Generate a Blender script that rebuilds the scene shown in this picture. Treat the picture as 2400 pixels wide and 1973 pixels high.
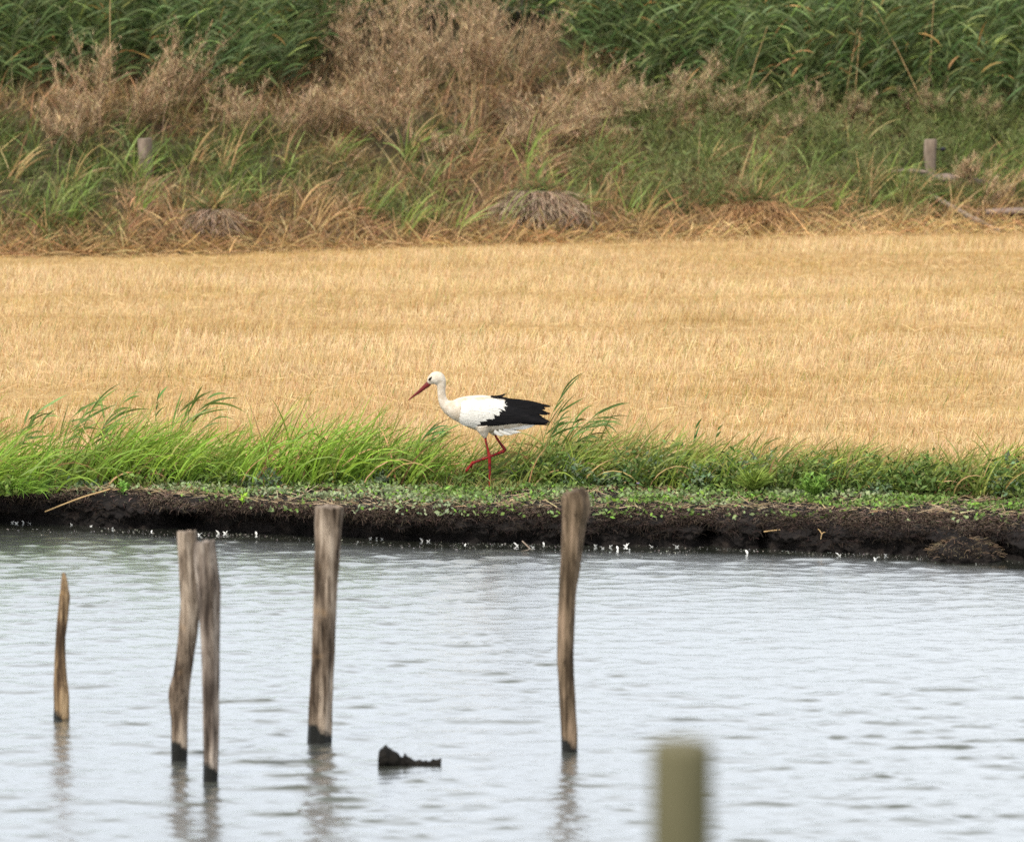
import bpy, bmesh, math, random
import numpy as np
from mathutils import Vector, Matrix, noise as mnoise

for o in list(bpy.data.objects):
    bpy.data.objects.remove(o, do_unlink=True)
scene = bpy.context.scene
COL = scene.collection
random.seed(7)
RNG = np.random.default_rng(11)
PI = math.pi

# ------------------------------------------------------------------ camera
IW, IH, FPX = 2400.0, 1973.0, 10560.0      # frame of the photograph, focal length in its pixels
HC = 4.2                                   # eye height above the meadow
PITCH = math.atan((IH / 2 + 240.0) / FPX)
ZW = -0.24                                 # water level

cam_d = bpy.data.cameras.new('camera')
cam = bpy.data.objects.new('camera', cam_d)
COL.objects.link(cam)
cam.location = (0, 0, HC)
cam.rotation_euler = (PI / 2 - PITCH, 0, 0)
cam_d.sensor_width = 36.0
cam_d.lens = FPX / IW * 36.0
cam_d.clip_start = 0.5
cam_d.clip_end = 3000
cam_d.dof.use_dof = True
cam_d.dof.focus_distance = 34.5
cam_d.dof.aperture_fstop = cam_d.lens / 1000.0 / 0.05
scene.camera = cam

# ------------------------------------------------------------------ sky, sun, exposure
SUN_EL, SUN_AZ = math.radians(52), math.radians(215)   # high, behind the photographer and to the left
world = bpy.data.worlds.new('World')
scene.world = world
world.use_nodes = True
nt = world.node_tree
nt.nodes.clear()
sky = nt.nodes.new('ShaderNodeTexSky')
sky.sky_type = 'NISHITA'
sky.sun_disc = False
sky.sun_elevation = SUN_EL
sky.sun_rotation = SUN_AZ
sky.air_density = 1.0
sky.dust_density = 6.0
sky.ozone_density = 1.0
bg = nt.nodes.new('ShaderNodeBackground')
bg.inputs['Strength'].default_value = 0.12
nt.links.new(sky.outputs[0], bg.inputs['Color'])
# closed bright cloud deck all round, softly mottled; a little of the clear sky above shows through
tcw = nt.nodes.new('ShaderNodeTexCoord')
nzw = nt.nodes.new('ShaderNodeTexNoise'); nzw.inputs['Scale'].default_value = 3.0; nzw.inputs['Detail'].default_value = 4
nt.links.new(tcw.outputs['Generated'], nzw.inputs['Vector'])
crw = nt.nodes.new('ShaderNodeValToRGB')
crw.color_ramp.elements[0].position = 0.3; crw.color_ramp.elements[0].color = (0.76, 0.81, 0.88, 1)
crw.color_ramp.elements[1].position = 0.7; crw.color_ramp.elements[1].color = (0.99, 1.0, 1.0, 1)
nt.links.new(nzw.outputs['Fac'], crw.inputs[0])
bgc = nt.nodes.new('ShaderNodeBackground')
bgc.inputs['Strength'].default_value = 1.12
nt.links.new(crw.outputs[0], bgc.inputs['Color'])
mxw = nt.nodes.new('ShaderNodeMixShader'); mxw.inputs[0].default_value = 0.88
nt.links.new(bg.outputs[0], mxw.inputs[1]); nt.links.new(bgc.outputs[0], mxw.inputs[2])
wo = nt.nodes.new('ShaderNodeOutputWorld')
nt.links.new(mxw.outputs[0], wo.inputs['Surface'])

sun_d = bpy.data.lights.new('sun', 'SUN')
sun_d.energy = 3.3
sun_d.angle = math.radians(10)
sun_d.color = (1.0, 0.93, 0.80)
sun = bpy.data.objects.new('sun', sun_d)
COL.objects.link(sun)
sdir = Vector((math.sin(SUN_AZ) * math.cos(SUN_EL), math.cos(SUN_AZ) * math.cos(SUN_EL), math.sin(SUN_EL)))
sun.rotation_euler = sdir.to_track_quat('Z', 'Y').to_euler()

scene.view_settings.view_transform = 'Standard'
scene.view_settings.look = 'None'
scene.view_settings.gamma = 1.0
scene.view_settings.use_curve_mapping = False
scene.view_settings.exposure = 0.36
scene.cycles.use_denoising = False
scene.cycles.max_bounces = 6
scene.cycles.diffuse_bounces = 2
scene.cycles.transparent_max_bounces = 4

# ------------------------------------------------------------------ helpers: picture geometry, noise
CT, ST = math.cos(PITCH), math.sin(PITCH)


def ray(px, py):
    u = (np.asarray(px, float) - IW / 2) / FPX
    v = (np.asarray(py, float) - IH / 2) / FPX
    return u, CT - v * ST, -ST - v * CT


def ground(px, py, z=0.0):
    u, dy, dz = ray(px, py)
    t = (z - HC) / dz
    return np.array([u * t, dy * t, np.zeros_like(t) + z]).T if np.ndim(t) else Vector((float(u * t), float(dy * t), z))


def at_depth(px, py, Y):
    u, dy, dz = ray(px, py)
    t = Y / dy
    return Vector((float(u * t), Y, float(HC + dz * t)))


def project(x, y, z):
    zz = z - HC
    f = y * CT - zz * ST
    up = y * ST + zz * CT
    return IW / 2 + x / f * FPX, IH / 2 - up / f * FPX


def hashn(ix, iy, seed):
    h = (ix.astype(np.int64) * 374761393 + iy.astype(np.int64) * 668265263 + seed * 1442695041) & 0x7fffffff
    h = ((h ^ (h >> 13)) * 1274126177) & 0x7fffffff
    return ((h ^ (h >> 16)) & 0xffff) / 65535.0


def vnoise(x, y, seed=0):
    x = np.asarray(x, float); y = np.asarray(y, float)
    ix, iy = np.floor(x), np.floor(y)
    fx, fy = x - ix, y - iy
    fx = fx * fx * (3 - 2 * fx); fy = fy * fy * (3 - 2 * fy)
    a = hashn(ix, iy, seed); b = hashn(ix + 1, iy, seed)
    c = hashn(ix, iy + 1, seed); d = hashn(ix + 1, iy + 1, seed)
    return (a * (1 - fx) + b * fx) * (1 - fy) + (c * (1 - fx) + d * fx) * fy


def fnoise(x, y, seed=0, oct=3):
    s, a, t = 0, 0.5, 0
    for i in range(oct):
        s = s + a * vnoise(np.asarray(x) * 2 ** i, np.asarray(y) * 2 ** i, seed + i * 17)
        t += a; a *= 0.5
    return s / t


def U(a, b, n):
    return RNG.uniform(a, b, n)


# ------------------------------------------------------------------ helpers: objects
def tag(o, label=None, cat=None, group=None, kind=None):
    if label: o['label'] = label
    if cat: o['category'] = cat
    if group: o['group'] = group
    if kind: o['kind'] = kind
    return o


def empty(name, loc, label=None, cat=None, group=None, rz=0.0):
    o = bpy.data.objects.new(name, None)
    COL.objects.link(o)
    o.location = loc
    o.rotation_euler = (0, 0, rz)
    o.empty_display_size = 0.1
    return tag(o, label, cat, group)


def link(name, me, parent=None, mat=None, smooth=False):
    o = bpy.data.objects.new(name, me)
    COL.objects.link(o)
    if mat is not None:
        for m in (mat if isinstance(mat, (list, tuple)) else [mat]):
            me.materials.append(m)
    if smooth:
        me.polygons.foreach_set('use_smooth', [True] * len(me.polygons))
    if parent: o.parent = parent
    return o


def np_mesh(name, V, Q, C=None):
    """mesh from numpy vertices (n,3), quads (m,4) and point colours (n,3)"""
    me = bpy.data.meshes.new(name)
    V = np.ascontiguousarray(V, np.float32); Q = np.ascontiguousarray(Q, np.int32)
    me.vertices.add(len(V)); me.vertices.foreach_set('co', V.ravel())
    k = Q.shape[1]
    me.loops.add(Q.size); me.loops.foreach_set('vertex_index', Q.ravel())
    me.polygons.add(len(Q))
    me.polygons.foreach_set('loop_start', np.arange(0, Q.size, k, dtype=np.int32))
    me.polygons.foreach_set('loop_total', np.full(len(Q), k, np.int32))
    if C is not None:
        a = me.attributes.new('col', 'FLOAT_COLOR', 'POINT')
        c4 = np.ones((len(V), 4), np.float32); c4[:, :3] = C
        a.data.foreach_set('color', c4.ravel())
    me.update(calc_edges=True)
    return me


class Acc:
    def __init__(self): self.V, self.Q, self.C, self.n = [], [], [], 0

    def add(self, V, Q, C):
        self.V.append(V); self.Q.append(Q + self.n); self.C.append(C); self.n += len(V)

    def build(self, name, mat, parent=None, **k):
        me = np_mesh(name, np.concatenate(self.V), np.concatenate(self.Q), np.concatenate(self.C))
        o = link(name, me, parent, mat)
        return tag(o, **k)


def grid_faces(nr, nc):
    i = np.arange((nr - 1) * (nc - 1)); r = i // (nc - 1); c = i % (nc - 1)
    a = r * nc + c
    return np.stack([a, a + 1, a + nc + 1, a + nc], 1)


def ribbons(acc, base, az, lean, bend, L, W, tw, c0, c1, nseg=3, prof='grass', pw=1.2):
    """curved tapering blades: start tilt `lean`, extra tilt `bend` at the tip, heading az"""
    base = np.asarray(base, float); N = len(base)
    az, lean, bend, L, W, tw = [np.broadcast_to(np.asarray(a, float), (N,)) for a in (az, lean, bend, L, W, tw)]
    c0 = np.broadcast_to(np.asarray(c0, float), (N, 3)); c1 = np.broadcast_to(np.asarray(c1, float), (N, 3))
    s = np.linspace(0, 1, nseg + 1)
    sm = (s[1:] + s[:-1]) / 2
    th = lean[:, None] + bend[:, None] * sm[None] ** pw
    h = np.concatenate([np.zeros((N, 1)), np.cumsum(np.sin(th) * L[:, None] / nseg, 1)], 1)
    v = np.concatenate([np.zeros((N, 1)), np.cumsum(np.cos(th) * L[:, None] / nseg, 1)], 1)
    ca, sa = np.cos(az)[:, None], np.sin(az)[:, None]
    P = base[:, None, :] + np.stack([h * ca, h * sa, v], 2)
    tv = lean[:, None] + bend[:, None] * s[None] ** pw
    perp = np.stack([-sa + 0 * tv, ca + 0 * tv, 0 * tv], 2)
    nor = np.stack([np.cos(tv) * ca, np.cos(tv) * sa, -np.sin(tv)], 2)
    side = np.cos(tw)[:, None, None] * perp + np.sin(tw)[:, None, None] * nor
    if prof == 'grass': w = np.maximum((1 - s) ** 0.7 * (0.6 + 0.4 * np.minimum(1, s * 4)), 0.05)
    elif prof == 'leaf': w = np.maximum(np.sin(PI * np.clip(s, 0, 1) ** 0.75) ** 0.8, 0.06)
    else: w = 1 - 0.55 * s
    off = side * (w[None, :, None] * W[:, None, None] * 0.5)
    V = np.stack([P - off, P + off], 2).reshape(-1, 3)          # N,(nseg+1),2
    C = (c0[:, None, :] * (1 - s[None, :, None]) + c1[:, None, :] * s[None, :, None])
    C = np.repeat(C[:, :, None, :], 2, 2).reshape(-1, 3)
    m = 2 * (nseg + 1)
    f = np.array([[2 * i, 2 * i + 1, 2 * i + 3, 2 * i + 2] for i in range(nseg)])
    Q = (np.arange(N)[:, None, None] * m + f[None]).reshape(-1, 4)
    acc.add(V, Q, C)
    return P, th


def mixc(a, b, t):
    t = np.asarray(t)[:, None]
    return np.asarray(a) * (1 - t) + np.asarray(b) * t


def jit(c, amt, n):
    c = np.broadcast_to(np.asarray(c, float), (n, 3))
    return np.clip(c * (1 + U(-amt, amt, (n, 1))) * (1 + U(-amt * .35, amt * .35, (n, 3))), 0, 1)


def tube_mesh(name, pts, radii, sides=8, rough=0.0, freq=6.0, cap=True, ridges=0.0, seed=0, flat_top=True):
    """lofted rings along pts"""
    pts = [Vector(p) for p in pts]
    V, F = [], []
    n = len(pts)
    for i, p in enumerate(pts):
        t = (pts[min(i + 1, n - 1)] - pts[max(i - 1, 0)]).normalized()
        ref = Vector((0, 1, 0)) if abs(t.y) < 0.9 else Vector((1, 0, 0))
        a = t.cross(ref).normalized(); b = t.cross(a).normalized()
        for k in range(sides):
            an = 2 * PI * k / sides
            d = a * math.cos(an) + b * math.sin(an)
            r = radii[i]
            q = p + d * r
            if rough: r *= 1 + rough * mnoise.noise(q * freq + Vector((seed, 0, 0)))
            if ridges: r *= 1 + ridges * mnoise.noise(Vector((d.x * 3.2 + seed, d.y * 3.2, q.z * 0.9)))
            V.append(p + d * r)
    for i in range(n - 1):
        for k in range(sides):
            F.append((i * sides + k, i * sides + (k + 1) % sides, (i + 1) * sides + (k + 1) % sides, (i + 1) * sides + k))
    if cap:
        F.append(tuple(range(sides))[::-1]); F.append(tuple((n - 1) * sides + k for k in range(sides)))
    me = bpy.data.meshes.new(name)
    me.from_pydata(V, [], F)
    me.update()
    if cap:
        for e_ in me.edges:
            a_, b_ = e_.vertices
            if (a_ < sides and b_ < sides) or (a_ >= (n - 1) * sides and b_ >= (n - 1) * sides): e_.use_edge_sharp = True
    return me


# ------------------------------------------------------------------ materials
def new_mat(name):
    m = bpy.data.materials.new(name)
    m.use_nodes = True
    n = m.node_tree.nodes; l = m.node_tree.links
    p = n['Principled BSDF']
    return m, n, l, p


def leaf_mat(name, trans=0.3, rough=0.55, spec=0.25, nscale=30.0):
    m, n, l, p = new_mat(name)
    at = n.new('ShaderNodeAttribute'); at.attribute_name = 'col'
    tc = n.new('ShaderNodeTexCoord')
    nz = n.new('ShaderNodeTexNoise'); nz.inputs['Scale'].default_value = nscale; nz.inputs['Detail'].default_value = 2
    l.new(tc.outputs['Object'], nz.inputs['Vector'])
    mp = n.new('ShaderNodeMapRange'); mp.inputs[1].default_value = 0.25; mp.inputs[2].default_value = 0.75
    mp.inputs[3].default_value = 0.78; mp.inputs[4].default_value = 1.2
    l.new(nz.outputs['Fac'], mp.inputs[0])
    mx = n.new('ShaderNodeMix'); mx.data_type = 'RGBA'; mx.blend_type = 'MULTIPLY'; mx.inputs[0].default_value = 1
    l.new(at.outputs['Color'], mx.inputs[6]); l.new(mp.outputs[0], mx.inputs[7])
    l.new(mx.outputs[2], p.inputs['Base Color'])
    p.inputs['Roughness'].default_value = rough
    p.inputs['Specular IOR Level'].default_value = spec
    if trans > 0:
        t = n.new('ShaderNodeBsdfTranslucent'); l.new(mx.outputs[2], t.inputs['Color'])
        ms = n.new('ShaderNodeMixShader'); ms.inputs[0].default_value = trans
        l.new(p.outputs[0], ms.inputs[1]); l.new(t.outputs[0], ms.inputs[2])
        l.new(ms.outputs[0], n['Material Output'].inputs['Surface'])
    return m


def noise_mat(name, cols, scale, stretch=(1, 1, 1), rough=0.9, bump=0.3, bscale=None, detail=6, dist=0.02, spec=0.2, coord='Object'):
    m, n, l, p = new_mat(name)
    tc = n.new('ShaderNodeTexCoord')
    mp = n.new('ShaderNodeMapping'); mp.inputs['Scale'].default_value = stretch
    l.new(tc.outputs[coord], mp.inputs['Vector'])
    nz = n.new('ShaderNodeTexNoise'); nz.inputs['Scale'].default_value = scale; nz.inputs['Detail'].default_value = detail
    nz.inputs['Roughness'].default_value = 0.65
    l.new(mp.outputs[0], nz.inputs['Vector'])
    cr = n.new('ShaderNodeValToRGB')
    e = cr.color_ramp.elements
    while len(e) < len(cols): e.new(0.5)
    for el, (pos, c) in zip(e, cols):
        el.position = pos; el.color = (*c, 1)
    l.new(nz.outputs['Fac'], cr.inputs[0]); l.new(cr.outputs[0], p.inputs['Base Color'])
    p.inputs['Roughness'].default_value = rough
    p.inputs['Specular IOR Level'].default_value = spec
    if bump:
        n2 = n.new('ShaderNodeTexNoise'); n2.inputs['Scale'].default_value = bscale or scale * 3; n2.inputs['Detail'].default_value = 5
        l.new(mp.outputs[0], n2.inputs['Vector'])
        b = n.new('ShaderNodeBump'); b.inputs['Strength'].default_value = bump; b.inputs['Distance'].default_value = dist
        l.new(n2.outputs['Fac'], b.inputs['Height']); l.new(b.outputs[0], p.inputs['Normal'])
    return m


M = {}
M['grass'] = leaf_mat('grass_blades', 0.24, 0.5, 0.3, 20)
M['weed'] = leaf_mat('weed_leaves', 0.2, 0.55, 0.25, 25)
M['straw'] = leaf_mat('straw', 0.15, 0.6, 0.2, 8)
M['reed'] = leaf_mat('reed_leaves', 0.18, 0.5, 0.25, 10)
M['twig'] = leaf_mat('dry_twigs', 0.05, 0.8, 0.1, 8)
M['root'] = leaf_mat('peat_roots', 0.0, 0.9, 0.1, 40)
M['peat'] = noise_mat('peat', [(0.3, (0.005, 0.0045, 0.0045)), (0.55, (0.013, 0.0105, 0.010)), (0.8, (0.042, 0.032, 0.026))], 9, (1, 1, 1), 0.85, 0.9, 45, 8, 0.03, 0.15)
M['field'] = noise_mat('stubble_soil', [(0.3, (0.30, 0.20, 0.09)), (0.6, (0.42, 0.29, 0.13)), (0.8, (0.36, 0.26, 0.10))], 2.0, (0.4, 2.0, 1), 0.95, 0.6, 40, 6, 0.02)
M['dike'] = noise_mat('dike_soil', [(0.3, (0.022, 0.022, 0.009)), (0.55, (0.05, 0.036, 0.018)), (0.8, (0.032, 0.038, 0.012))], 1.5, (1, 1, 1), 0.95, 0.6, 12, 6, 0.06)
M['nearbank'] = noise_mat('near_bank_turf', [(0.3, (0.04, 0.07, 0.015)), (0.6, (0.09, 0.12, 0.03)), (0.8, (0.16, 0.13, 0.05))], 1.2, (1, 1, 1), 0.95, 0.6, 12, 6, 0.06)


def wood_mat(name, dark, mid, light, wet=0.10, orange=None):
    """weathered grey-brown wood: grain along z, cracks, knots; wet black foot with a slanting tide line above the water"""
    m, n, l, p = new_mat(name)
    tc = n.new('ShaderNodeTexCoord')
    mp = n.new('ShaderNodeMapping'); mp.inputs['Scale'].default_value = (52, 52, 2.6)
    l.new(tc.outputs['Object'], mp.inputs['Vector'])
    nz = n.new('ShaderNodeTexNoise'); nz.inputs['Scale'].default_value = 1.0; nz.inputs['Detail'].default_value = 7
    nz.inputs['Roughness'].default_value = 0.7
    l.new(mp.outputs[0], nz.inputs['Vector'])
    mp2 = n.new('ShaderNodeMapping'); mp2.inputs['Scale'].default_value = (13, 13, 3.0)
    l.new(tc.outputs['Object'], mp2.inputs['Vector'])
    nb = n.new('ShaderNodeTexNoise'); nb.inputs['Scale'].default_value = 1.0; nb.inputs['Detail'].default_value = 3
    l.new(mp2.outputs[0], nb.inputs['Vector'])
    cr = n.new('ShaderNodeValToRGB'); e = cr.color_ramp.elements
    e[0].position = 0.37; e[0].color = (*dark, 1); e[1].position = 0.64; e[1].color = (*light, 1)
    x = e.new(0.5); x.color = (*mid, 1)
    ad = n.new('ShaderNodeMath'); ad.operation = 'MULTIPLY_ADD'; ad.inputs[1].default_value = 0.8
    l.new(nb.outputs['Fac'], ad.inputs[0])
    sc = n.new('ShaderNodeMath'); sc.operation = 'MULTIPLY_ADD'; sc.inputs[1].default_value = 0.6; sc.inputs[2].default_value = -0.2
    l.new(nz.outputs['Fac'], sc.inputs[0]); l.new(sc.outputs[0], ad.inputs[2])
    l.new(ad.outputs[0], cr.inputs[0])
    mpc = n.new('ShaderNodeMapping'); mpc.inputs['Scale'].default_value = (46, 46, 1.5); mpc.inputs['Location'].default_value = (3, 7, 1)
    l.new(tc.outputs['Object'], mpc.inputs['Vector'])
    nc = n.new('ShaderNodeTexNoise'); nc.inputs['Scale'].default_value = 1.0; nc.inputs['Detail'].default_value = 4
    l.new(mpc.outputs[0], nc.inputs['Vector'])
    rc = n.new('ShaderNodeValToRGB'); ec = rc.color_ramp.elements          # drying cracks along the grain
    ec[0].position = 0.47; ec[0].color = (1, 1, 1, 1); ec[1].position = 0.53; ec[1].color = (1, 1, 1, 1)
    xc = ec.new(0.5); xc.color = (0.16, 0.14, 0.12, 1)
    l.new(nc.outputs['Fac'], rc.inputs[0])
    mc = n.new('ShaderNodeMix'); mc.data_type = 'RGBA'; mc.blend_type = 'MULTIPLY'; mc.inputs[0].default_value = 1
    l.new(cr.outputs[0], mc.inputs[6]); l.new(rc.outputs[0], mc.inputs[7])
    col = mc.outputs[2]
    if orange:
        n3 = n.new('ShaderNodeTexNoise'); n3.inputs['Scale'].default_value = 5.0; n3.inputs['Detail'].default_value = 2
        l.new(tc.outputs['Object'], n3.inputs['Vector'])
        r3 = n.new('ShaderNodeMapRange'); r3.inputs[1].default_value = 0.60; r3.inputs[2].default_value = 0.76
        l.new(n3.outputs['Fac'], r3.inputs[0])
        m3 = n.new('ShaderNodeMix'); m3.data_type = 'RGBA'
        m3.inputs[7].default_value = (*orange, 1)
        l.new(r3.outputs[0], m3.inputs[0]); l.new(col, m3.inputs[6]); col = m3.outputs[2]
    if wet:
        sp = n.new('ShaderNodeSeparateXYZ'); l.new(tc.outputs['Object'], sp.inputs[0])
        n4 = n.new('ShaderNodeTexNoise'); n4.inputs['Scale'].default_value = 14; n4.inputs['Detail'].default_value = 4; l.new(tc.outputs['Object'], n4.inputs['Vector'])
        q = n.new('ShaderNodeMath'); q.operation = 'MULTIPLY_ADD'; q.inputs[1].default_value = 0.45   # tide line slants across the post
        l.new(sp.outputs['X'], q.inputs[0]); l.new(sp.outputs['Z'], q.inputs[2])
        q2 = n.new('ShaderNodeMath'); q2.operation = 'MULTIPLY_ADD'; q2.inputs[1].default_value = 0.10
        l.new(n4.outputs['Fac'], q2.inputs[0]); l.new(q.outputs[0], q2.inputs[2])
        oi = n.new('ShaderNodeObjectInfo'); q3 = n.new('ShaderNodeMath'); q3.operation = 'MULTIPLY_ADD'; q3.inputs[1].default_value = 0.045
        l.new(oi.outputs['Random'], q3.inputs[0]); l.new(q2.outputs[0], q3.inputs[2]); q2 = q3      # each post has its own tide mark
        rw = n.new('ShaderNodeMapRange'); rw.inputs[1].default_value = wet + 0.035; rw.inputs[2].default_value = wet + 0.062
        l.new(q2.outputs[0], rw.inputs[0])
        mw = n.new('ShaderNodeMix'); mw.data_type = 'RGBA'; mw.inputs[6].default_value = (0.010, 0.010, 0.009, 1)
        l.new(rw.outputs[0], mw.inputs[0]); l.new(col, mw.inputs[7]); col = mw.outputs[2]
        rr = n.new('ShaderNodeMapRange'); rr.inputs[3].default_value = 0.3; rr.inputs[4].default_value = 0.85
        l.new(rw.outputs[0], rr.inputs[0]); l.new(rr.outputs[0], p.inputs['Roughness'])
    else:
        p.inputs['Roughness'].default_value = 0.85
    l.new(col, p.inputs['Base Color'])
    p.inputs['Specular IOR Level'].default_value = 0.2
    b = n.new('ShaderNodeBump'); b.inputs['Strength'].default_value = 0.8; b.inputs['Distance'].default_value = 0.01
    l.new(nz.outputs['Fac'], b.inputs['Height']); l.new(b.outputs[0], p.inputs['Normal'])
    return m


M['post'] = wood_mat('weathered_wood', (0.04, 0.029, 0.023), (0.165, 0.130, 0.108), (0.43, 0.365, 0.315), 0.10)
M['post_tan'] = wood_mat('tan_wood', (0.045, 0.03, 0.02), (0.185, 0.14, 0.105), (0.43, 0.35, 0.28), 0.10, (0.27, 0.17, 0.085))
M['post_dark'] = wood_mat('dark_brown_wood', (0.045, 0.03, 0.018), (0.14, 0.10, 0.065), (0.28, 0.20, 0.14), 0.09)
M['stake'] = wood_mat('amber_wood', (0.05, 0.03, 0.018), (0.19, 0.125, 0.07), (0.42, 0.30, 0.18), 0.07, (0.38, 0.23, 0.08))
M['fence_near'] = noise_mat('treated_wood', [(0.3, (0.085, 0.078, 0.042)), (0.7, (0.145, 0.132, 0.082))], 2.5, (3, 3, 0.6), 0.85, 0.4, 10, 5, 0.01)
M['driftwood'] = noise_mat('soaked_wood', [(0.3, (0.004, 0.004, 0.004)), (0.7, (0.014, 0.012, 0.010)), (0.9, (0.05, 0.045, 0.04))], 18, (1, 1, 1), 0.75, 1.0, 50, 6, 0.01, 0.1)
M['greywood'] = noise_mat('bleached_wood', [(0.3, (0.09, 0.07, 0.055)), (0.55, (0.24, 0.19, 0.15)), (0.8, (0.36, 0.28, 0.24))], 12, (1, 1, 0.25), 0.9, 0.8, 40, 6, 0.01)
M['log'] = noise_mat('lying_log_wood', [(0.3, (0.08, 0.06, 0.05)), (0.55, (0.20, 0.15, 0.13)), (0.8, (0.32, 0.25, 0.21))], 10, (0.25, 1, 1), 0.9, 0.8, 40, 6, 0.01)
M['black'] = noise_mat('black_plastic', [(0.3, (0.006, 0.006, 0.012)), (0.7, (0.012, 0.012, 0.02))], 20, rough=0.4, bump=0)
M['cane'] = noise_mat('dry_cane', [(0.3, (0.30, 0.19, 0.08)), (0.7, (0.48, 0.34, 0.18))], 14, (1, 1, 1), 0.7, 0.3, 60, 3, 0.004)

# water: murky body under a reflecting skin; fine cat's-paw ripples roughen it except in the lee of the bank
m, n, l, p = new_mat('pond_water')
tc = n.new('ShaderNodeTexCoord')
mp = n.new('ShaderNodeMapping'); mp.inputs['Scale'].default_value = (0.7, 1.2, 1)
l.new(tc.outputs['Object'], mp.inputs['Vector'])
nz = n.new('ShaderNodeTexNoise'); nz.inputs['Scale'].default_value = 16; nz.inputs['Detail'].default_value = 3
l.new(mp.outputs[0], nz.inputs['Vector'])
at = n.new('ShaderNodeAttribute'); at.attribute_name = 'col'
b = n.new('ShaderNodeBump'); b.inputs['Distance'].default_value = 0.012
bs = n.new('ShaderNodeMapRange'); bs.inputs[3].default_value = 0.03; bs.inputs[4].default_value = 0.36
l.new(at.outputs['Fac'], bs.inputs[0]); l.new(bs.outputs[0], b.inputs['Strength'])
l.new(nz.outputs['Fac'], b.inputs['Height'])
rg = n.new('ShaderNodeMapRange'); rg.inputs[3].default_value = 0.10; rg.inputs[4].default_value = 0.21
l.new(at.outputs['Fac'], rg.inputs[0])
gl = n.new('ShaderNodeBsdfGlossy'); gl.inputs['Color'].default_value = (0.96, 0.98, 1.0, 1)
l.new(rg.outputs[0], gl.inputs['Roughness']); l.new(b.outputs[0], gl.inputs['Normal'])
df = n.new('ShaderNodeBsdfDiffuse'); df.inputs['Color'].default_value = (0.055, 0.06, 0.045, 1)
lw = n.new('ShaderNodeLayerWeight'); lw.inputs['Blend'].default_value = 0.5; l.new(b.outputs[0], lw.inputs['Normal'])
fr = n.new('ShaderNodeMapRange'); fr.inputs[1].default_value = 0.52; fr.inputs[2].default_value = 0.85
fr.inputs[3].default_value = 0.10; fr.inputs[4].default_value = 0.88
l.new(lw.outputs['Facing'], fr.inputs[0])
ms = n.new('ShaderNodeMixShader'); l.new(fr.outputs[0], ms.inputs[0])
l.new(df.outputs[0], ms.inputs[1]); l.new(gl.outputs[0], ms.inputs[2])
l.new(ms.outputs[0], n['Material Output'].inputs['Surface'])
M['water'] = m

# stork
m, n, l, p = new_mat('stork_feathers')
tc = n.new('ShaderNodeTexCoord')
sp = n.new('ShaderNodeSeparateXYZ'); l.new(tc.outputs['Object'], sp.inputs[0])
nz = n.new('ShaderNodeTexNoise'); nz.inputs['Scale'].default_value = 22; nz.inputs['Detail'].default_value = 4
l.new(tc.outputs['Object'], nz.inputs['Vector'])
cr = n.new('ShaderNodeValToRGB'); cr.color_ramp.elements[0].position = 0.35; cr.color_ramp.elements[1].position = 0.65
cr.color_ramp.elements[0].color = (0.44, 0.37, 0.29, 1); cr.color_ramp.elements[1].color = (0.60, 0.545, 0.47, 1)
l.new(nz.outputs['Fac'], cr.inputs[0]); l.new(cr.outputs[0], p.inputs['Base Color'])
p.inputs['Roughness'].default_value = 0.9; p.inputs['Specular IOR Level'].default_value = 0.1
mp = n.new('ShaderNodeMapping'); mp.inputs['Scale'].default_value = (30, 90, 90); mp.inputs['Rotation'].default_value = (0, 0.5, 0)
l.new(tc.outputs['Object'], mp.inputs['Vector'])
n2 = n.new('ShaderNodeTexNoise'); n2.inputs['Scale'].default_value = 1.2; n2.inputs['Detail'].default_value = 3
l.new(mp.outputs[0], n2.inputs['Vector'])
b = n.new('ShaderNodeBump'); b.inputs['Strength'].default_value = 0.5; b.inputs['Distance'].default_value = 0.006
l.new(n2.outputs['Fac'], b.inputs['Height']); l.new(b.outputs[0], p.inputs['Normal'])
M['feather_body'] = m
M['feather_white'] = noise_mat('white_coverts', [(0.3, (0.57, 0.55, 0.51)), (0.6, (0.66, 0.645, 0.615))], 20, (1, 1, 3), 0.9, 0.3, 80, 3, 0.003, 0.1)
M['feather_black'] = noise_mat('black_flight_feathers', [(0.35, (0.003, 0.003, 0.004)), (0.7, (0.010, 0.009, 0.010))], 30, (0.3, 1, 3), 0.7, 0.5, 90, 4, 0.003, 0.12)
M['leg'] = noise_mat('red_leg_skin', [(0.38, (0.075, 0.010, 0.012)), (0.52, (0.25, 0.014, 0.012)), (0.66, (0.09, 0.018, 0.022))], 24, (1, 1, 0.6), 0.6, 0.4, 120, 3, 0.002, 0.15)
M['bill'] = noise_mat('red_bill', [(0.35, (0.075, 0.010, 0.013)), (0.55, (0.15, 0.018, 0.016)), (0.75, (0.07, 0.014, 0.02))], 9, (0.4, 1, 1.6), 0.5, 0.2, 60, 3, 0.002, 0.2)
M['eye_skin'] = noise_mat('black_eye_skin', [(0.3, (0.006, 0.006, 0.006)), (0.7, (0.015, 0.013, 0.012))], 40, rough=0.35, bump=0)

# ------------------------------------------------------------------ the lie of the land
WL_X = [0, 170, 300, 500, 760, 1000, 1200, 1500, 1800, 2000, 2150, 2400]
WL_Y = [1222, 1228, 1237, 1247, 1255, 1266, 1273, 1277, 1284, 1293, 1301, 1318]
LP_X = [0, 250, 400, 550, 700, 1000, 1400, 1800, 2100, 2400]
LP_Y = [1155, 1151, 1160, 1172, 1182, 1187, 1190, 1194, 1202, 1208]
wl = ground(np.array(WL_X), np.array(WL_Y), ZW)
lp = ground(np.array(LP_X), np.array(LP_Y), -0.01)


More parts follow.
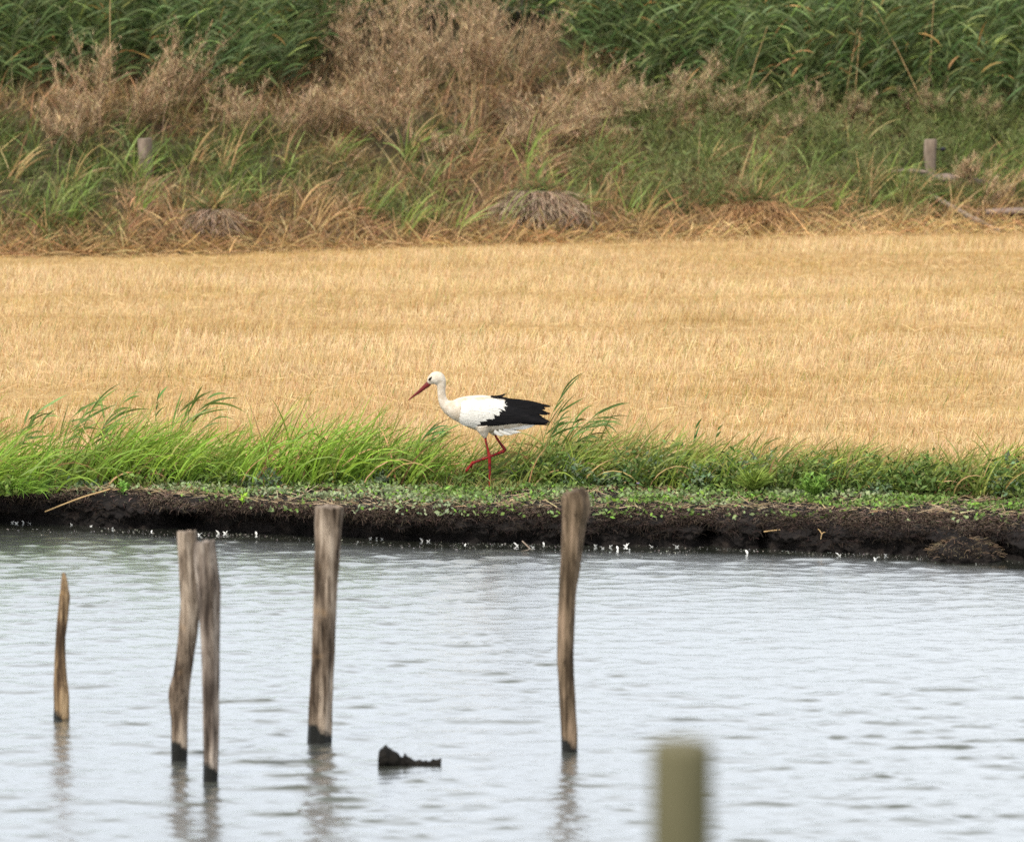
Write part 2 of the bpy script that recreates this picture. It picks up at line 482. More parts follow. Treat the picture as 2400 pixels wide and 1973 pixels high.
def ext(x, pts):
    x = np.asarray(x, float)
    y = np.interp(x, pts[:, 0], pts[:, 1])
    return y


def water_y(x): return ext(x, wl)
def lip_y(x): return ext(x, lp)


GB_X = [0, 250, 400, 550, 900, 1148, 1400, 1700, 2000, 2400]
GB_Y = [1160, 1141, 1142, 1143, 1142, 1141, 1143, 1151, 1160, 1168]
gb = ground(np.array(GB_X), np.array(GB_Y), 0.0)


def gbase_y(x): return np.interp(x, gb[:, 0], gb[:, 1])


fa, fb = ground(0, 603), ground(2400, 547)
def foot_y(x):
    x = np.clip(np.asarray(x, float), -12, 12)
    return fa.y + (x - fa.x) / (fb.x - fa.x) * (fb.y - fa.y) + 0.25 * (vnoise(x * 0.7, 0 * x, 5) - 0.5)


def dike_z(x, y):
    d = np.maximum(0, np.asarray(y) - foot_y(x))
    z = 0.28 * d * (d / (d + 0.35))
    z = np.where(d > 9.2, np.minimum(z, 0.28 * 9.2 + 0.01 * (d - 9.2)), z)
    return z + np.minimum(1, d / 1.5) * 0.16 * (fnoise(x * 1.1, np.asarray(y) * 1.1, 9, 2) - 0.5)


def field_z(x, y):
    x, y = np.asarray(x, float), np.asarray(y, float)
    return 0.10 * (fnoise(x * 0.25, y * 0.55, 3, 3) - 0.5) * np.clip((y - 33) / 3, 0, 1)


def uneven(lo, hi, step, far, grow=1.5):
    a = list(np.arange(lo, hi + 1e-6, step))
    s, x = step, a[-1]
    while x < far:
        s *= grow; x += s; a.append(x)
    s, x = step, a[0]; pre = []
    while x > -far:
        s *= grow; x -= s; pre.append(x)
    return np.array(pre[::-1] + a)


# bank of dark peat: profile swept along x
cx = uneven(-5.0, 5.0, 0.016, 300, 1.6)
prof_t = np.linspace(0, 1, 64)
yw, yl = water_y(cx), lip_y(cx)
key = [0.0, 0.07, 0.20, 0.32, 0.46, 0.60, 0.74, 0.86, 1.0]
yb = yl + (yw - yl) * 0.55 - 0.07
ky = np.stack([yl + 2.5, yl + 0.8, yl + 0.15, yl - 0.03, yb, np.minimum(yw - 0.03, yb + 0.05), yw + 0.04, yw - 0.02, yw - 1.2], 1)
kz = np.array([-0.03, -0.012, 0.0, -0.022, -0.085, -0.135, -0.20, -0.30, -0.8])
BY = np.stack([np.interp(prof_t, key, ky[i]) for i in range(len(cx))])
BZ = np.tile(np.interp(prof_t, key, kz), (len(cx), 1))
BX = np.tile(cx[:, None], (1, 64))
inner = (np.abs(BX) < 8)
fade = np.interp(prof_t, [0, 0.15, 0.3, 0.45, 0.85, 1], [0.1, 0.12, 0.5, 1, 1, 0.3])[None]
sx, st = BX, prof_t[None] * 0.9
n1 = fnoise(sx * 1.6, st * 3.0 + 3, 31, 3) - 0.5
n2 = fnoise(sx * 9, st * 9 + 1, 41, 3) - 0.5
n3 = fnoise(sx * 30, st * 34, 51, 2) - 0.5
n4 = fnoise(sx * 60, st * 70, 57, 2) - 0.5
BY = BY + fade * (0.26 * n1 + 0.16 * n2 + 0.07 * n3 + 0.03 * n4)
BZ = BZ + fade * (0.04 * (fnoise(sx * 3, st * 3, 61, 2) - 0.5) + 0.04 * n2 + 0.03 * n3)
for hx, hw, hd in ((430, 0.13, 0.35), (1662, 0.06, 0.4), (1788, 0.03, 0.3), (980, 0.12, 0.1), (2290, 0.2, 0.2)):
    c = ground(hx, 1262, ZW).x
    g = np.exp(-((BX - c + 0.12 * n2) / hw) ** 2) * np.exp(-((prof_t[None] - 0.68 + 0.15 * n2) / 0.11) ** 2)
    BY = BY + hd * g
bank_me = np_mesh('bank', np.stack([BX, BY, BZ], 2).reshape(-1, 3), grid_faces(len(cx), 64))
bank = tag(link('bank', bank_me, None, M['peat'], True), kind='structure')

# mown field
fx = uneven(-9, 9, 0.25, 300, 1.6)
fr = np.linspace(0, 1, 140)
FX = np.tile(fx[:, None], (1, 140))
y0, y1 = lip_y(fx) + 1.25, foot_y(fx) + 0.5
FY = y0[:, None] + (y1 - y0)[:, None] * fr[None]
FZ = field_z(FX, FY) * np.minimum(1, fr[None] * 10) + 0.002
tag(link('field', np_mesh('field', np.stack([FX, FY, FZ], 2).reshape(-1, 3), grid_faces(len(fx), 140)), None, M['field'], True), kind='structure')

# dike behind the field, running back to the horizon
dr = np.concatenate([np.linspace(0.2, 10, 50), np.array([12, 16, 25, 50, 120, 400, 1200])])
DX = np.tile(fx[:, None], (1, len(dr)))
DY = foot_y(fx)[:, None] + dr[None]
DZ = dike_z(DX, DY)
DZ[:, 0] = -0.02
tag(link('dike', np_mesh('dike', np.stack([DX, DY, DZ], 2).reshape(-1, 3), grid_faces(len(fx), len(dr))), None, M['dike'], True), kind='structure')

# near bank, below and behind the photographer
nb_y = np.array([-400, -60, -8, -3, 1, 3, 6, 10, 13, 16, 18.5, 20.5])
nb_z = np.array([2.2, 2.2, 2.3, 2.5, 2.5, 2.3, 1.7, 1.15, 0.7, 0.2, -0.3, -0.9])
NX = np.tile(fx[:, None], (1, len(nb_y)))
tag(link('near_bank', np_mesh('near_bank', np.stack([NX, np.tile(nb_y, (len(fx), 1)), np.tile(nb_z, (len(fx), 1)) + 0.1 * (fnoise(NX * .5, np.tile(nb_y, (len(fx), 1)) * .5, 8, 2) - .5)], 2).reshape(-1, 3), grid_faces(len(fx), len(nb_y))), None, M['nearbank'], True), kind='structure')

# pond: short-crested wind ripples, calmer under the lee of the bank
wx = uneven(-4.6, 4.6, 0.020, 300, 1.6)
wyv = np.concatenate([np.linspace(15, 20.2, 40), np.arange(20.25, 33.4, 0.019), [34.6]])
WX, WY = np.meshgrid(wx, wyv, indexing='ij')
hgt = np.zeros_like(WX)
wr = np.random.default_rng(3)
wind = math.radians(-80)
for i in range(80):
    lam = 0.075 * 5.0 ** wr.uniform()
    a = wind + wr.normal(0, 0.6)
    k = 2 * PI / lam
    ph = wr.uniform(0, 2 * PI)
    amp = (lam / 0.3) ** 0.9
    hgt += amp * np.sin(k * (math.cos(a) * WX * 0.62 + math.sin(a) * WY) + ph)
hgt /= hgt.std()
h2 = np.zeros_like(WX)
for i in range(36):
    lam = 0.065 * 2.4 ** wr.uniform()
    a = wind + wr.normal(0, 0.8)
    h2 += lam * np.sin(2 * PI / lam * (math.cos(a) * WX * 0.75 + math.sin(a) * WY) + wr.uniform(0, 2 * PI))
h2 /= h2.std()
hgt = 0.0017 * hgt + 0.0050 * np.clip(hgt - 0.85, 0, 1.1) ** 1.3 + 0.0005 * h2 + 0.0016 * np.clip(h2 - 1.1, 0, 1.2)          # low ripples with sparse sharp crests
gust = 0.35 + 1.3 * fnoise(WX * 0.7, WY * 0.3, 77, 3)
dist = np.clip((water_y(WX) - WY - 0.12) / 0.4, 0.0, 1)
calm = np.clip((water_y(WX) - WY - 0.12 - 0.25 * fnoise(WX * .8, WY * .8, 66, 2)) / 0.2, 0, 1)
hgt *= gust * (0.12 + 0.88 * dist) * np.where(np.abs(WX) < 5, 1, 0)
tag(link('pond_water', np_mesh('pond_water', np.stack([WX, WY, ZW + hgt], 2).reshape(-1, 3), grid_faces(len(wx), len(wyv)), np.repeat(calm.reshape(-1, 1), 3, 1)), None, M['water'], True), kind='structure')


# ------------------------------------------------------------------ stubble on the field
def frustum_x(y, margin): return y / FPX * 1200.0 + margin


def sample_field(n, d0, d1, margin=0.9):
    y = None
    Y = U(d0, d1, n)
    hw = frustum_x(Y, margin)
    X = U(-1, 1, n) * hw
    return X, Y


A = Acc()
N = 330000
Ys = U(31.0, 58.0, N)
X = U(-1, 1, N) * frustum_x(58.0, 0.9)
keep = (np.abs(X) < frustum_x(Ys, 0.9)) & (Ys > gbase_y(X) + 0.75) & (Ys < foot_y(X) + 0.15)
X, Ys = X[keep], Ys[keep]
N = len(X)
rows = np.clip(0.5 + 2.2 * (fnoise(X * 0.22, Ys * 1.25, 21, 3) - 0.5), 0, 1)              # mowing rows run across
patch = fnoise(X * 1.5, Ys * 0.9, 22, 3)
Z = field_z(X, Ys)
Ls = (0.03 + 0.07 * U(0, 1, N) ** 2) * (0.5 + 1.0 * rows)
t = np.clip((rows - 0.3) * 1.5 + U(-0.4, 0.4, N), 0, 1)
c = mixc((0.50, 0.345, 0.165), (0.78, 0.62, 0.395), t)
c = mixc(c, (0.58, 0.42, 0.10), np.clip((patch - 0.5) * 2.2, 0, 1) * U(0, 1, N) * 0.7)
swa = np.clip((fnoise(X * 0.55, Ys * 2.0, 27, 3) - 0.56) * 7, 0, 1)      # ochre swathes left by the mower
c = mixc(c, (0.45, 0.315, 0.12), swa * U(.3, 1, N))
Ls = Ls * (1 + .25 * swa)
c = np.where((U(0, 1, N) < 0.10)[:, None], np.array([0.33, 0.18, 0.075]), c)
c = np.where((U(0, 1, N) < 0.012 + 0.03 * (patch > 0.62))[:, None], np.array([0.22, 0.27, 0.05]), c)
c = jit(c, 0.3, N)
ribbons(A, np.stack([X, Ys, Z - 0.005], 1), U(-0.9, 0.9, N) + np.where(U(0, 1, N) < 0.3, PI, 0), np.abs(RNG.normal(0.05, 0.25, N)), U(0, 0.5, N), Ls * 1.15, U(0.0028, 0.006, N), U(0.5, 2.6, N), c * np.array([0.80, 0.73, 0.62]), c * 1.05, 1, 'stem')
# cut straw lying flat
N = 26000
Ys = U(31.0, 57.0, N); X = U(-1, 1, N) * frustum_x(57.0, 0.9)
keep = (np.abs(X) < frustum_x(Ys, 0.9)) & (Ys > gbase_y(X) + 0.7) & (Ys < foot_y(X) + 0.1)
X, Ys = X[keep], Ys[keep]; N = len(X)
c = jit(mixc((0.54, 0.36, 0.17), (0.70, 0.53, 0.30), U(0, 1, N)), 0.15, N)
ribbons(A, np.stack([X, Ys, field_z(X, Ys) + 0.03], 1), U(0, 2 * PI, N), U(1.1, 1.6, N), U(-0.2, 0.4, N), U(0.06, 0.18, N), U(0.003, 0.006, N), U(0, 3, N), c, c, 2, 'stem')
A.build('stubble', M['straw'], kind='stuff', label='short golden cut straw stubble covering the mown field', cat='stubble')

# scattered green shoots in the stubble
A = Acc(); N = 420
Ys = U(32.5, 54, N); X = U(-1, 1, N) * frustum_x(Ys, 0.5)
c = jit((0.10, 0.20, 0.045), 0.3, N)
ribbons(A, np.stack([X, Ys, field_z(X, Ys)], 1), U(-0.6, 0.6, N), U(0.05, 0.5, N), U(0.1, 0.8, N), U(0.06, 0.2, N), U(0.004, 0.009, N), U(0.3, 2.8, N), c, c * 1.2, 3)
A.build('green_shoots', M['grass'], kind='stuff', label='thin green shoots scattered through the golden stubble', cat='grass')

# ------------------------------------------------------------------ grass along the bank
def zone(px): return np.interp(px, [-300, 850, 1000, 1150, 1300, 2700], [1, 1, 0.7, 0.5, 0.42, 0.32])   # lushness


A = Acc()
N = 13500
X = U(-4.9, 4.9, N)
dep = U(0, 1, N) ** 1.2
px = 1200 + X * 330
lush = zone(px)
hmod = 0.45 + 1.05 * fnoise(X * 1.7, X * 0 + 2.5, 12, 2)
band = np.interp(px, [-300, 900, 1100, 1350, 2000, 2700], [1.2, 1.0, 0.9, 1.5, 1.35, 1.0])
Ys = gbase_y(X) + dep * band + 0.04 * RNG.normal(size=N)
tuft = fnoise(X * 4.5, Ys * 4.5, 15, 2)
keep = U(0, 1, N) < np.clip((tuft - 0.22) * 2.3, 0.04, 1) * np.where((px > 1020) & (px < 1230), 0.6, 1) * (0.45 + 0.55 * (1 - dep) ** 0.6)
X, Ys, px, lush, dep, hmod, tuft = [q_[keep] for q_ in (X, Ys, px, lush, dep, hmod, tuft)]
N = len(X)
Lb = (0.27 + 0.20 * lush) * hmod * U(0.5, 1.35, N)
g_ = fnoise(X * 2.2, Ys * 2.2, 16, 2)
c = mixc((0.10, 0.145, 0.03), (0.225, 0.36, 0.04), np.clip(lush * 0.8 + (g_ - 0.5) * 1.4 + U(-0.3, 0.35, N), 0, 1))
c = mixc(c, (0.36, 0.31, 0.09), np.clip((1 - lush) * 0.55 * U(0, 1, N) + 0.4 * dep * U(0, 1, N), 0, 1))
c = np.where((U(0, 1, N) < 0.07 + 0.10 * (1 - lush))[:, None], np.array([0.42, 0.27, 0.12]), c)
c = jit(c, 0.3, N)
azm = np.where(U(0, 1, N) < 0.72, RNG.normal(0.0, 0.55, N), U(0, 2 * PI, N))
tall = U(0, 1, N)
ribbons(A, np.stack([X, Ys, 0 * X - 0.01], 1), azm, U(0.02, 0.6, N), U(0.5, 2.2, N) * np.where(tall < .2, 0.5, 1), Lb * 1.08, U(0.009, 0.021, N), U(0.4, 2.7, N), c * 0.85, c * 1.1, 6)  # blade colour darkens toward the base, a faint painted shade
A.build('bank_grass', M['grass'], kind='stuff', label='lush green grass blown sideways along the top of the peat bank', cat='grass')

# taller thin grass and uncut straw at the edge of the field
A = Acc(); N = 11000
X = U(-4.9, 4.9, N); px = 1200 + X * 330
dd = U(0, 1, N)
Ys = gbase_y(X) + 0.3 + dd * np.interp(px, [0, 1200, 1500, 2400], [1.5, 1.6, 2.3, 2.1])
pt_ = fnoise(X * 2.5, Ys * 1.5, 18, 2)
keep = U(0, 1, N) < np.clip((pt_ - .25) * 2.4, 0.05, 1)
X, Ys, px, dd = X[keep], Ys[keep], px[keep], dd[keep]; N = len(X)
c = mixc((0.22, 0.23, 0.06), (0.60, 0.43, 0.20), np.clip(dd * np.interp(px, [0, 1200, 1500, 2400], [1.0, .8, .75, .8]) + U(-0.4, 0.5, N), 0, 1))
c = jit(c, 0.25, N)
ribbons(A, np.stack([X, Ys, 0 * X - 0.005], 1), U(0, 2 * PI, N), U(0, 0.7, N), U(0.1, 1.3, N), np.interp(px, [0, 1200, 1500, 2400], [.26, .28, .36, .3]) * (1 - .5 * dd) * U(0.4, 1.2, N), U(0.004, 0.010, N), U(0.2, 2.9, N), c * 0.8, c, 4, 'grass')
A.build('field_margin_grass', M['straw'], kind='stuff', label='thin yellowing uncut grass between bank and stubble field', cat='grass')


def leaf_spray(acc, base, n_leaves, r, h, L, W, col, rnd=0.25, up=0.3):
    """broad leaves through a low dome"""
    n = n_leaves
    a = U(0, 2 * PI, n); q = np.sqrt(U(0, 1, n)) * r
    zz = U(0.05, 1, n) * h * np.sqrt(np.clip(1 - (q / r) ** 2 * 0.8, 0.05, 1))
    P = np.stack([base[0] + q * np.cos(a), base[1] + q * np.sin(a), base[2] + zz], 1)
    c = jit(col, rnd, n)
    ribbons(acc, P, U(0, 2 * PI, n), U(up, 1.4, n), U(0.1, 0.8, n), L * U(0.6, 1.3, n), W * U(0.7, 1.3, n), U(0, PI, n), c * 0.85, c, 2, 'leaf')


# creeping leaves on the flat bank top
A = Acc(); N = 30000
X = U(-4.9, 4.9, N); px = 1200 + X * 330
u = U(-0.18, 1.05, N)
yb0, yb1 = lip_y(X), gbase_y(X) + 0.25
Ys = yb0 + u * (yb1 - yb0)
cl = fnoise(X * 3.0, Ys * 3.0, 71, 3)
dens = np.interp(px, [-300, 350, 600, 900, 2700], [0.18, 0.25, 0.6, 0.95, 0.95])
keep = U(0, 1, N) < np.clip((cl - 0.30) * 3.2, 0.03, 1) * dens * np.where(u < 0.08, 0.45, 1)
X, Ys, cl, u = X[keep], Ys[keep], cl[keep], u[keep]; N = len(X)
c = mixc((0.14, 0.22, 0.05), (0.30, 0.35, 0.20), np.clip((fnoise(X * 2, Ys * 2, 72, 2) - 0.3) * 2 + U(-0.2, 0.2, N), 0, 1))
c = np.where((U(0, 1, N) < 0.10)[:, None], np.array([0.20, 0.36, 0.05]), c)
c = jit(c, 0.25, N)
Zc = np.where(u < 0, -0.05 * np.abs(u) / 0.18 - 0.005, 0.004) + U(0, 0.05, N) * np.clip(cl, 0.3, 1)
ribbons(A, np.stack([X, Ys, Zc], 1), U(0, 2 * PI, N), U(0.5, 1.5, N), U(0, 0.5, N), U(0.02, 0.045, N), U(0.014, 0.03, N), U(0, PI, N), c * 0.9, c, 2, 'leaf')
# dry litter between them
N = 5000
X = U(-4.9, 4.9, N); u = U(-0.1, 1.0, N); Ys = lip_y(X) + u * (gbase_y(X) + 0.2 - lip_y(X))
c = jit(mixc((0.36, 0.25, 0.13), (0.50, 0.40, 0.26), U(0, 1, N)), 0.25, N)
ribbons(A, np.stack([X, Ys, 0 * X + 0.006], 1), U(0, 2 * PI, N), U(1.2, 1.6, N), U(-0.2, 0.3, N), U(0.03, 0.14, N), U(0.003, 0.007, N), U(0, PI, N), c, c, 2, 'stem')
A.build('ground_cover', M['weed'], kind='stuff', label='creeping pale green leaves and dry litter on the flat bank top', cat='ground cover')

# leafy weeds at the foot of the grass
A = Acc()
for i in range(230):
    pxx = RNG.choice([U(-200, 950, 1)[0], U(1000, 2650, 1)[0], U(1250, 2650, 1)[0], U(1250, 2650, 1)[0]])
    x = (pxx - 1200) / 330
    yy = float(gbase_y(x)) + abs(RNG.normal(0.02, 0.30)) - 0.03
    dark = RNG.uniform()
    colr = mixc((0.07, 0.125, 0.03), (0.19, 0.26, 0.06), np.array([dark]))[0]
    if RNG.uniform() < 0.2: colr = np.array([0.16, 0.22, 0.12])
    leaf_spray(A, (x, yy, 0), 95, RNG.uniform(0.07, 0.15), RNG.uniform(0.06, 0.30) * (1 if pxx > 1200 else 0.55), 0.05, 0.022, colr, 0.4)
A.build('leafy_weeds', M['weed'], kind='stuff', label='dark green broad leaved weeds at the foot of the bank grass', cat='weeds')

# roots and dead moss hanging over the peat face
A = Acc(); N = 62000
X = U(-4.9, 4.9, N); px = 1200 + X * 330
tt = RNG.normal(0.375, 0.075, N).clip(0.2, 0.66)
tt = np.where(U(0, 1, N) < 0.25, U(0.3, 0.72, N), tt)
ci = np.clip(np.searchsorted(cx, X), 1, len(cx) - 1)
tj = np.clip((tt * 63).astype(int), 0, 62)
Yb_, Zb_ = BY[ci, tj], BZ[ci, tj]
pat = fnoise(X * 4, tt * 10, 81, 3)
keep = U(0, 1, N) < np.clip((pat - 0.28) * 3, 0.05, 1) * np.interp(px, [-300, 250, 450, 2700], [0.3, 0.4, 1, 1])
X, Yb_, Zb_, tt, pat = X[keep], Yb_[keep], Zb_[keep], tt[keep], pat[keep]; N = len(X)
topness = np.clip((0.50 - tt) / 0.22, 0, 1)
c = mixc((0.025, 0.018, 0.015), (0.27, 0.20, 0.15), np.clip(topness * 0.9 * U(0.0, 1.25, N), 0, 1))
c = jit(c, 0.35, N)
ribbons(A, np.stack([X, Yb_ - 0.004, Zb_ + 0.004], 1), -PI / 2 + RNG.normal(0, 0.8, N), U(0.7, 1.7, N), U(0.3, 1.6, N), U(0.02, 0.075, N), U(0.003, 0.0065, N), U(0, PI, N), c, c * 0.8, 3, 'stem')
A.build('bank_roots', M['root'], kind='stuff', label='brown dead roots and moss hanging over the black peat face', cat='roots')

# scum and down specks along the waterline
A = Acc(); N = 2400
X = U(-4.7, 4.7, N)
dd = np.abs(RNG.normal(0, 0.22, N))
band = fnoise(X * 1.2, dd * 6, 91, 3)
Ys = water_y(X) - 0.02 - dd
keep = (band > 0.44)
X, Ys = X[keep], Ys[keep]; N = len(X)
c = jit((0.36, 0.35, 0.33), 0.35, N)
ribbons(A, np.stack([X, Ys, 0 * X + ZW + 0.003], 1), U(0, 2 * PI, N), U(1.3, 1.6, N), 0.0 * X, U(0.004, 0.014, N), U(0.003, 0.008, N), U(0, 0.5, N), c, c, 1, 'stem')
A.build('scum_specks', M['weed'], kind='stuff', label='white scum and down specks drifting along the waterline', cat='scum')

# ------------------------------------------------------------------ white down feathers stranded at the waterline
fm = Acc()
ribbons(fm, [(0, 0, 0)], 0, 0.5, 0.9, 0.05, 0.018, 0.3, (0.8, 0.8, 0.78), (0.85, 0.85, 0.84), 5, 'leaf')
ribbons(fm, [(0, 0, 0), (0.004, 0, 0)], [2.6, 0.8], [0.7, 0.2], [0.6, 0.8], [0.03, 0.028], 0.012, [1.2, 0.2], (0.8, 0.8, 0.78), (0.85, 0.85, 0.84), 4, 'leaf')
fme = np_mesh('down_feather', np.concatenate(fm.V), np.concatenate(fm.Q), np.concatenate(fm.C))
fme.materials.append(M['weed'])
FE = [(30, 1225), (40, 1227), (56, 1226), (70, 1226), (170, 1228), (215, 1232), (263, 1240), (355, 1247), (467, 1254), (513, 1249), (530, 1248), (601, 1254), (869, 1262), (882, 1261), (895, 1262), (990, 1267),
      (1005, 1269), (1090, 1278), (1212, 1279), (1248, 1283), (1275, 1277), (1395, 1281), (1412, 1285), (1430, 1282), (1448, 1288), (1468, 1281), (1475, 1290), (1527, 1281), (1541, 1280), (1585, 1282),
      (1752, 1298), (1860, 1288), (1967, 1302), (2052, 1311), (2075, 1302), (2255, 1318), (2268, 1316)]
for i, (a, b_) in enumerate(FE):
    g = ground(a, b_, ZW)
    g.y = min(g.y, float(water_y(g.x)) - 0.05)
    o = bpy.data.objects.new('down_feather', fme); COL.objects.link(o)
    s_ = random.uniform(0.45, 0.95)
    o.location = g + Vector((0, 0, -0.002)); o.rotation_euler = (0, 0, random.uniform(0, 6.28)); o.scale = (s_, s_, s_)
    tag(o, 'small curled white feather stranded at the waterline below the peat bank', 'feather', 'white feathers along the waterline')


# ------------------------------------------------------------------ posts standing in the water
def water_post(label, mat, prof, base_y, seed, sides=22, top_tilt=0.0, name='wooden_post'):
    b0 = ground(prof[-1][0], base_y, ZW)
    Y = b0.y
    rows = []
    P = [(at_depth(px_, py_, Y), w_ / FPX * Y * 0.5 / 1.0) for px_, py_, w_ in prof]
    # resample along the post
    zs = [p_[0].z for p_ in P][::-1]; xs = [p_[0].x for p_ in P][::-1]; rs = [p_[1] for p_ in P][::-1]
    zz = np.linspace(ZW - 0.55, zs[-1], 54)
    xx = np.interp(zz, zs, xs); rr = np.interp(zz, zs, rs)
    sl = 0.0
    pts = [Vector((x_ - b0.x, 0, z_ - ZW)) for x_, z_ in zip(xx, zz)]
    root = empty(name, (b0.x, Y, ZW), label, 'post', 'wooden posts standing in the water')
    me = tube_mesh('shaft', pts, rr, sides, 0.05, 9.0, True, 0.30, seed)
    # ragged saw-cut top
    nV = len(me.vertices)
    for k in range(sides):
        v = me.vertices[nV - sides + k]
        v.co.z += 0.012 * mnoise.noise(v.co * 30 + Vector((seed, 3, 1))) + top_tilt * v.co.x
    o = link('shaft', me, root, mat, True)
    return root, b0, o


water_post('slim amber stake with a splintered pointed tip, the shortest post in the water', M['stake'],
           [(149, 1341, 7), (151, 1361, 16), (151.6, 1382, 20), (152.6, 1400, 27), (151, 1412, 26), (147.5, 1449, 26), (142.4, 1493, 23.5), (141.7, 1527, 26), (141.8, 1562, 29), (142.4, 1597, 34), (144.5, 1631, 39), (145, 1690, 40)], 1684, 1, name='wooden_stake')
water_post('bent tan post with a kink low down, leaning against a straighter grey post', M['post_tan'],
           [(436, 1245, 43), (443, 1334, 46), (447, 1414, 43), (441, 1490, 40), (435, 1534, 38), (427, 1590, 39), (419.5, 1622, 47), (419.6, 1648, 42), (421, 1690, 38), (420, 1785, 37)], 1780, 2)
water_post('grey weathered post with a swollen shoulder, touching the bent tan post', M['post'],
           [(480, 1269, 49), (482, 1311, 54), (488.6, 1369, 56), (490, 1405, 51), (493, 1512, 43), (493, 1600, 40), (493.5, 1690, 39), (493, 1835, 36)], 1829, 3)
water_post('thick straight grey-brown post with a flat sawn top, standing alone', M['post_tan'],
           [(771, 1187, 64), (768, 1250, 61), (764, 1350, 60), (760, 1466, 58), (757, 1560, 57), (752, 1650, 56), (750, 1745, 56)], 1737, 4)
r5, b5, o5 = water_post('tall dark brown post with a flared lumpy head and narrow waist', M['post_dark'],
                        [(1341, 1151, 56), (1344, 1163, 64), (1349, 1174, 70), (1349, 1194, 68), (1344, 1218, 59), (1341, 1267, 53), (1337, 1331, 48), (1331, 1395, 41), (1328.5, 1464, 38), (1326.5, 1538, 36), (1329, 1611, 37), (1334, 1710, 39), (1334, 1765, 39)], 1759, 5)

# black soaked wood adrift
k_ = 200 / 2112.0
DP = [(285, 640, 950), (330, 560, 985), (380, 535, 990), (430, 500, 990), (470, 450, 990), (520, 500, 985), (560, 530, 980), (650, 600, 965), (750, 645, 940), (850, 725, 912), (895, 705, 900), (925, 600, 895), (960, 640, 890), (1000, 685, 890), (1100, 745, 890),
      (1200, 805, 892), (1300, 785, 900), (1400, 815, 905), (1450, 785, 908), (1550, 830, 915), (1620, 785, 922), (1720, 812, 930), (1800, 780, 940), (1835, 770, 945)]
g0 = ground(860 + 900 * k_, 1700 + 960 * k_, ZW)
droot = empty('driftwood', g0, 'ragged black soaked piece of wood floating in the pond', 'driftwood')
V, F = [], []
sd = 10
for i, (c_, t_, bo_) in enumerate(DP):
    t_ = t_ + max(0, 955 - bo_) * 0.8
    a = at_depth(860 + c_ * k_, 1700 + t_ * k_, g0.y); b2 = at_depth(860 + c_ * k_, 1700 + bo_ * k_, g0.y)
    hz = a.z - b2.z; b2.z = min(b2.z, ZW - 0.012); hz = a.z - b2.z; cz = (a.z + b2.z) / 2 - ZW - 0.003; thick = 0.5 * hz + 0.018
    for k in range(sd):
        an = 2 * PI * k / sd
        q = Vector((a.x - g0.x, thick * math.sin(an) * 0.9, cz + hz / 2 * math.cos(an)))
        q += 0.006 * mnoise.noise_vector(q * 60)
        V.append(q)
for i in range(len(DP) - 1):
    for k in range(sd):
        F.append((i * sd + k, i * sd + (k + 1) % sd, (i + 1) * sd + (k + 1) % sd, (i + 1) * sd + k))
F.append(tuple(range(sd))[::-1]); F.append(tuple((len(DP) - 1) * sd + k for k in range(sd)))
me = bpy.data.meshes.new('wood'); me.from_pydata(V, [], F)
link('wood', me, droot, M['driftwood'])

# blurred fence post close to the photographer, on the near bank
Yn = 6.5
tp = at_depth(1597, 1737, Yn)
zg = 1.55
froot = empty('fence_post', (tp.x, Yn, zg), 'out of focus olive brown fence post in the foreground', 'fence post')
hz = tp.z - zg
pts = [Vector((0, 0, z_)) for z_ in np.concatenate([np.linspace(-0.4, hz - 0.012, 18), [hz - 0.004, hz]])]
rad = [0.0452] * 18 + [0.043, 0.038]
link('shaft', tube_mesh('shaft', pts, rad, 24, 0.02, 6, True, 0.05, 8), froot, M['fence_near'], True)

# ------------------------------------------------------------------ bank debris
def stick(name, label, cat, p0, p1, r0, r1, mat, bow=0.02, group=None, sides=6, n=8):
    p0, p1 = Vector(p0), Vector(p1)
    pts, rr = [], []
    for i in range(n):
        t_ = i / (n - 1)
        q = p0.lerp(p1, t_) - p0
        q += Vector((0, 0, bow * math.sin(PI * t_))) + 0.004 * mnoise.noise_vector(p0 + q * 9)
        pts.append(q); rr.append(r0 + (r1 - r0) * t_)
    me = tube_mesh(name, pts, rr, sides, 0.12, 20)
    o = link(name, me, None, mat, True)
    o.location = p0
    return tag(o, label, cat, group)


def bank_point(px_, t_):
    x = (px_ - 1200) / 330.0
    i = int(np.clip(np.searchsorted(cx, x), 1, len(cx) - 1)); j = int(t_ * 63)
    return Vector((x, float(BY[i, j]), float(BZ[i, j])))


a = ground(258, 1146, 0.03); b2 = ground(105, 1199, -0.13)
b2.y = min(b2.y, bank_point(105, 0.5).y - 0.03)
b2 = at_depth(105, 1199, b2.y)
stick('reed_stick', 'long tan broken reed stick sloping down the black peat face', 'stick', b2, a, 0.005, 0.006, M['cane'], 0.01)
q = at_depth(1790, 1246, bank_point(1800, 0.5).y - 0.05); q2 = at_depth(1828, 1241, bank_point(1828, 0.5).y - 0.03)
stick('straw_stick', 'short pale straw stick stuck level on the dark peat face', 'stick', q, q2, 0.005, 0.004, M['cane'], 0.0)
q = at_depth(1917, 1240, bank_point(1917, 0.5).y - 0.03); q2 = at_depth(1926, 1251, bank_point(1920, 0.5).y - 0.06)
tw = empty('forked_twig', q2, 'small forked pale twig lodged in the dark peat face', 'twig')
for nm, e_ in (('prong', (1917, 1239)), ('prong', (1934, 1247)), ('prong', (1924, 1263))):
    e3 = at_depth(e_[0], e_[1], q2.y + 0.01) - q2
    link(nm, tube_mesh(nm, [Vector((0, 0, 0)), e3 * 0.5 + Vector((0, 0, 0.004)), e3], [0.004, 0.0035, 0.003], 6), tw, M['cane'], True)
q = ground(2189, 1313, ZW); q.y = min(q.y, float(water_y(q.x)) - 0.06)
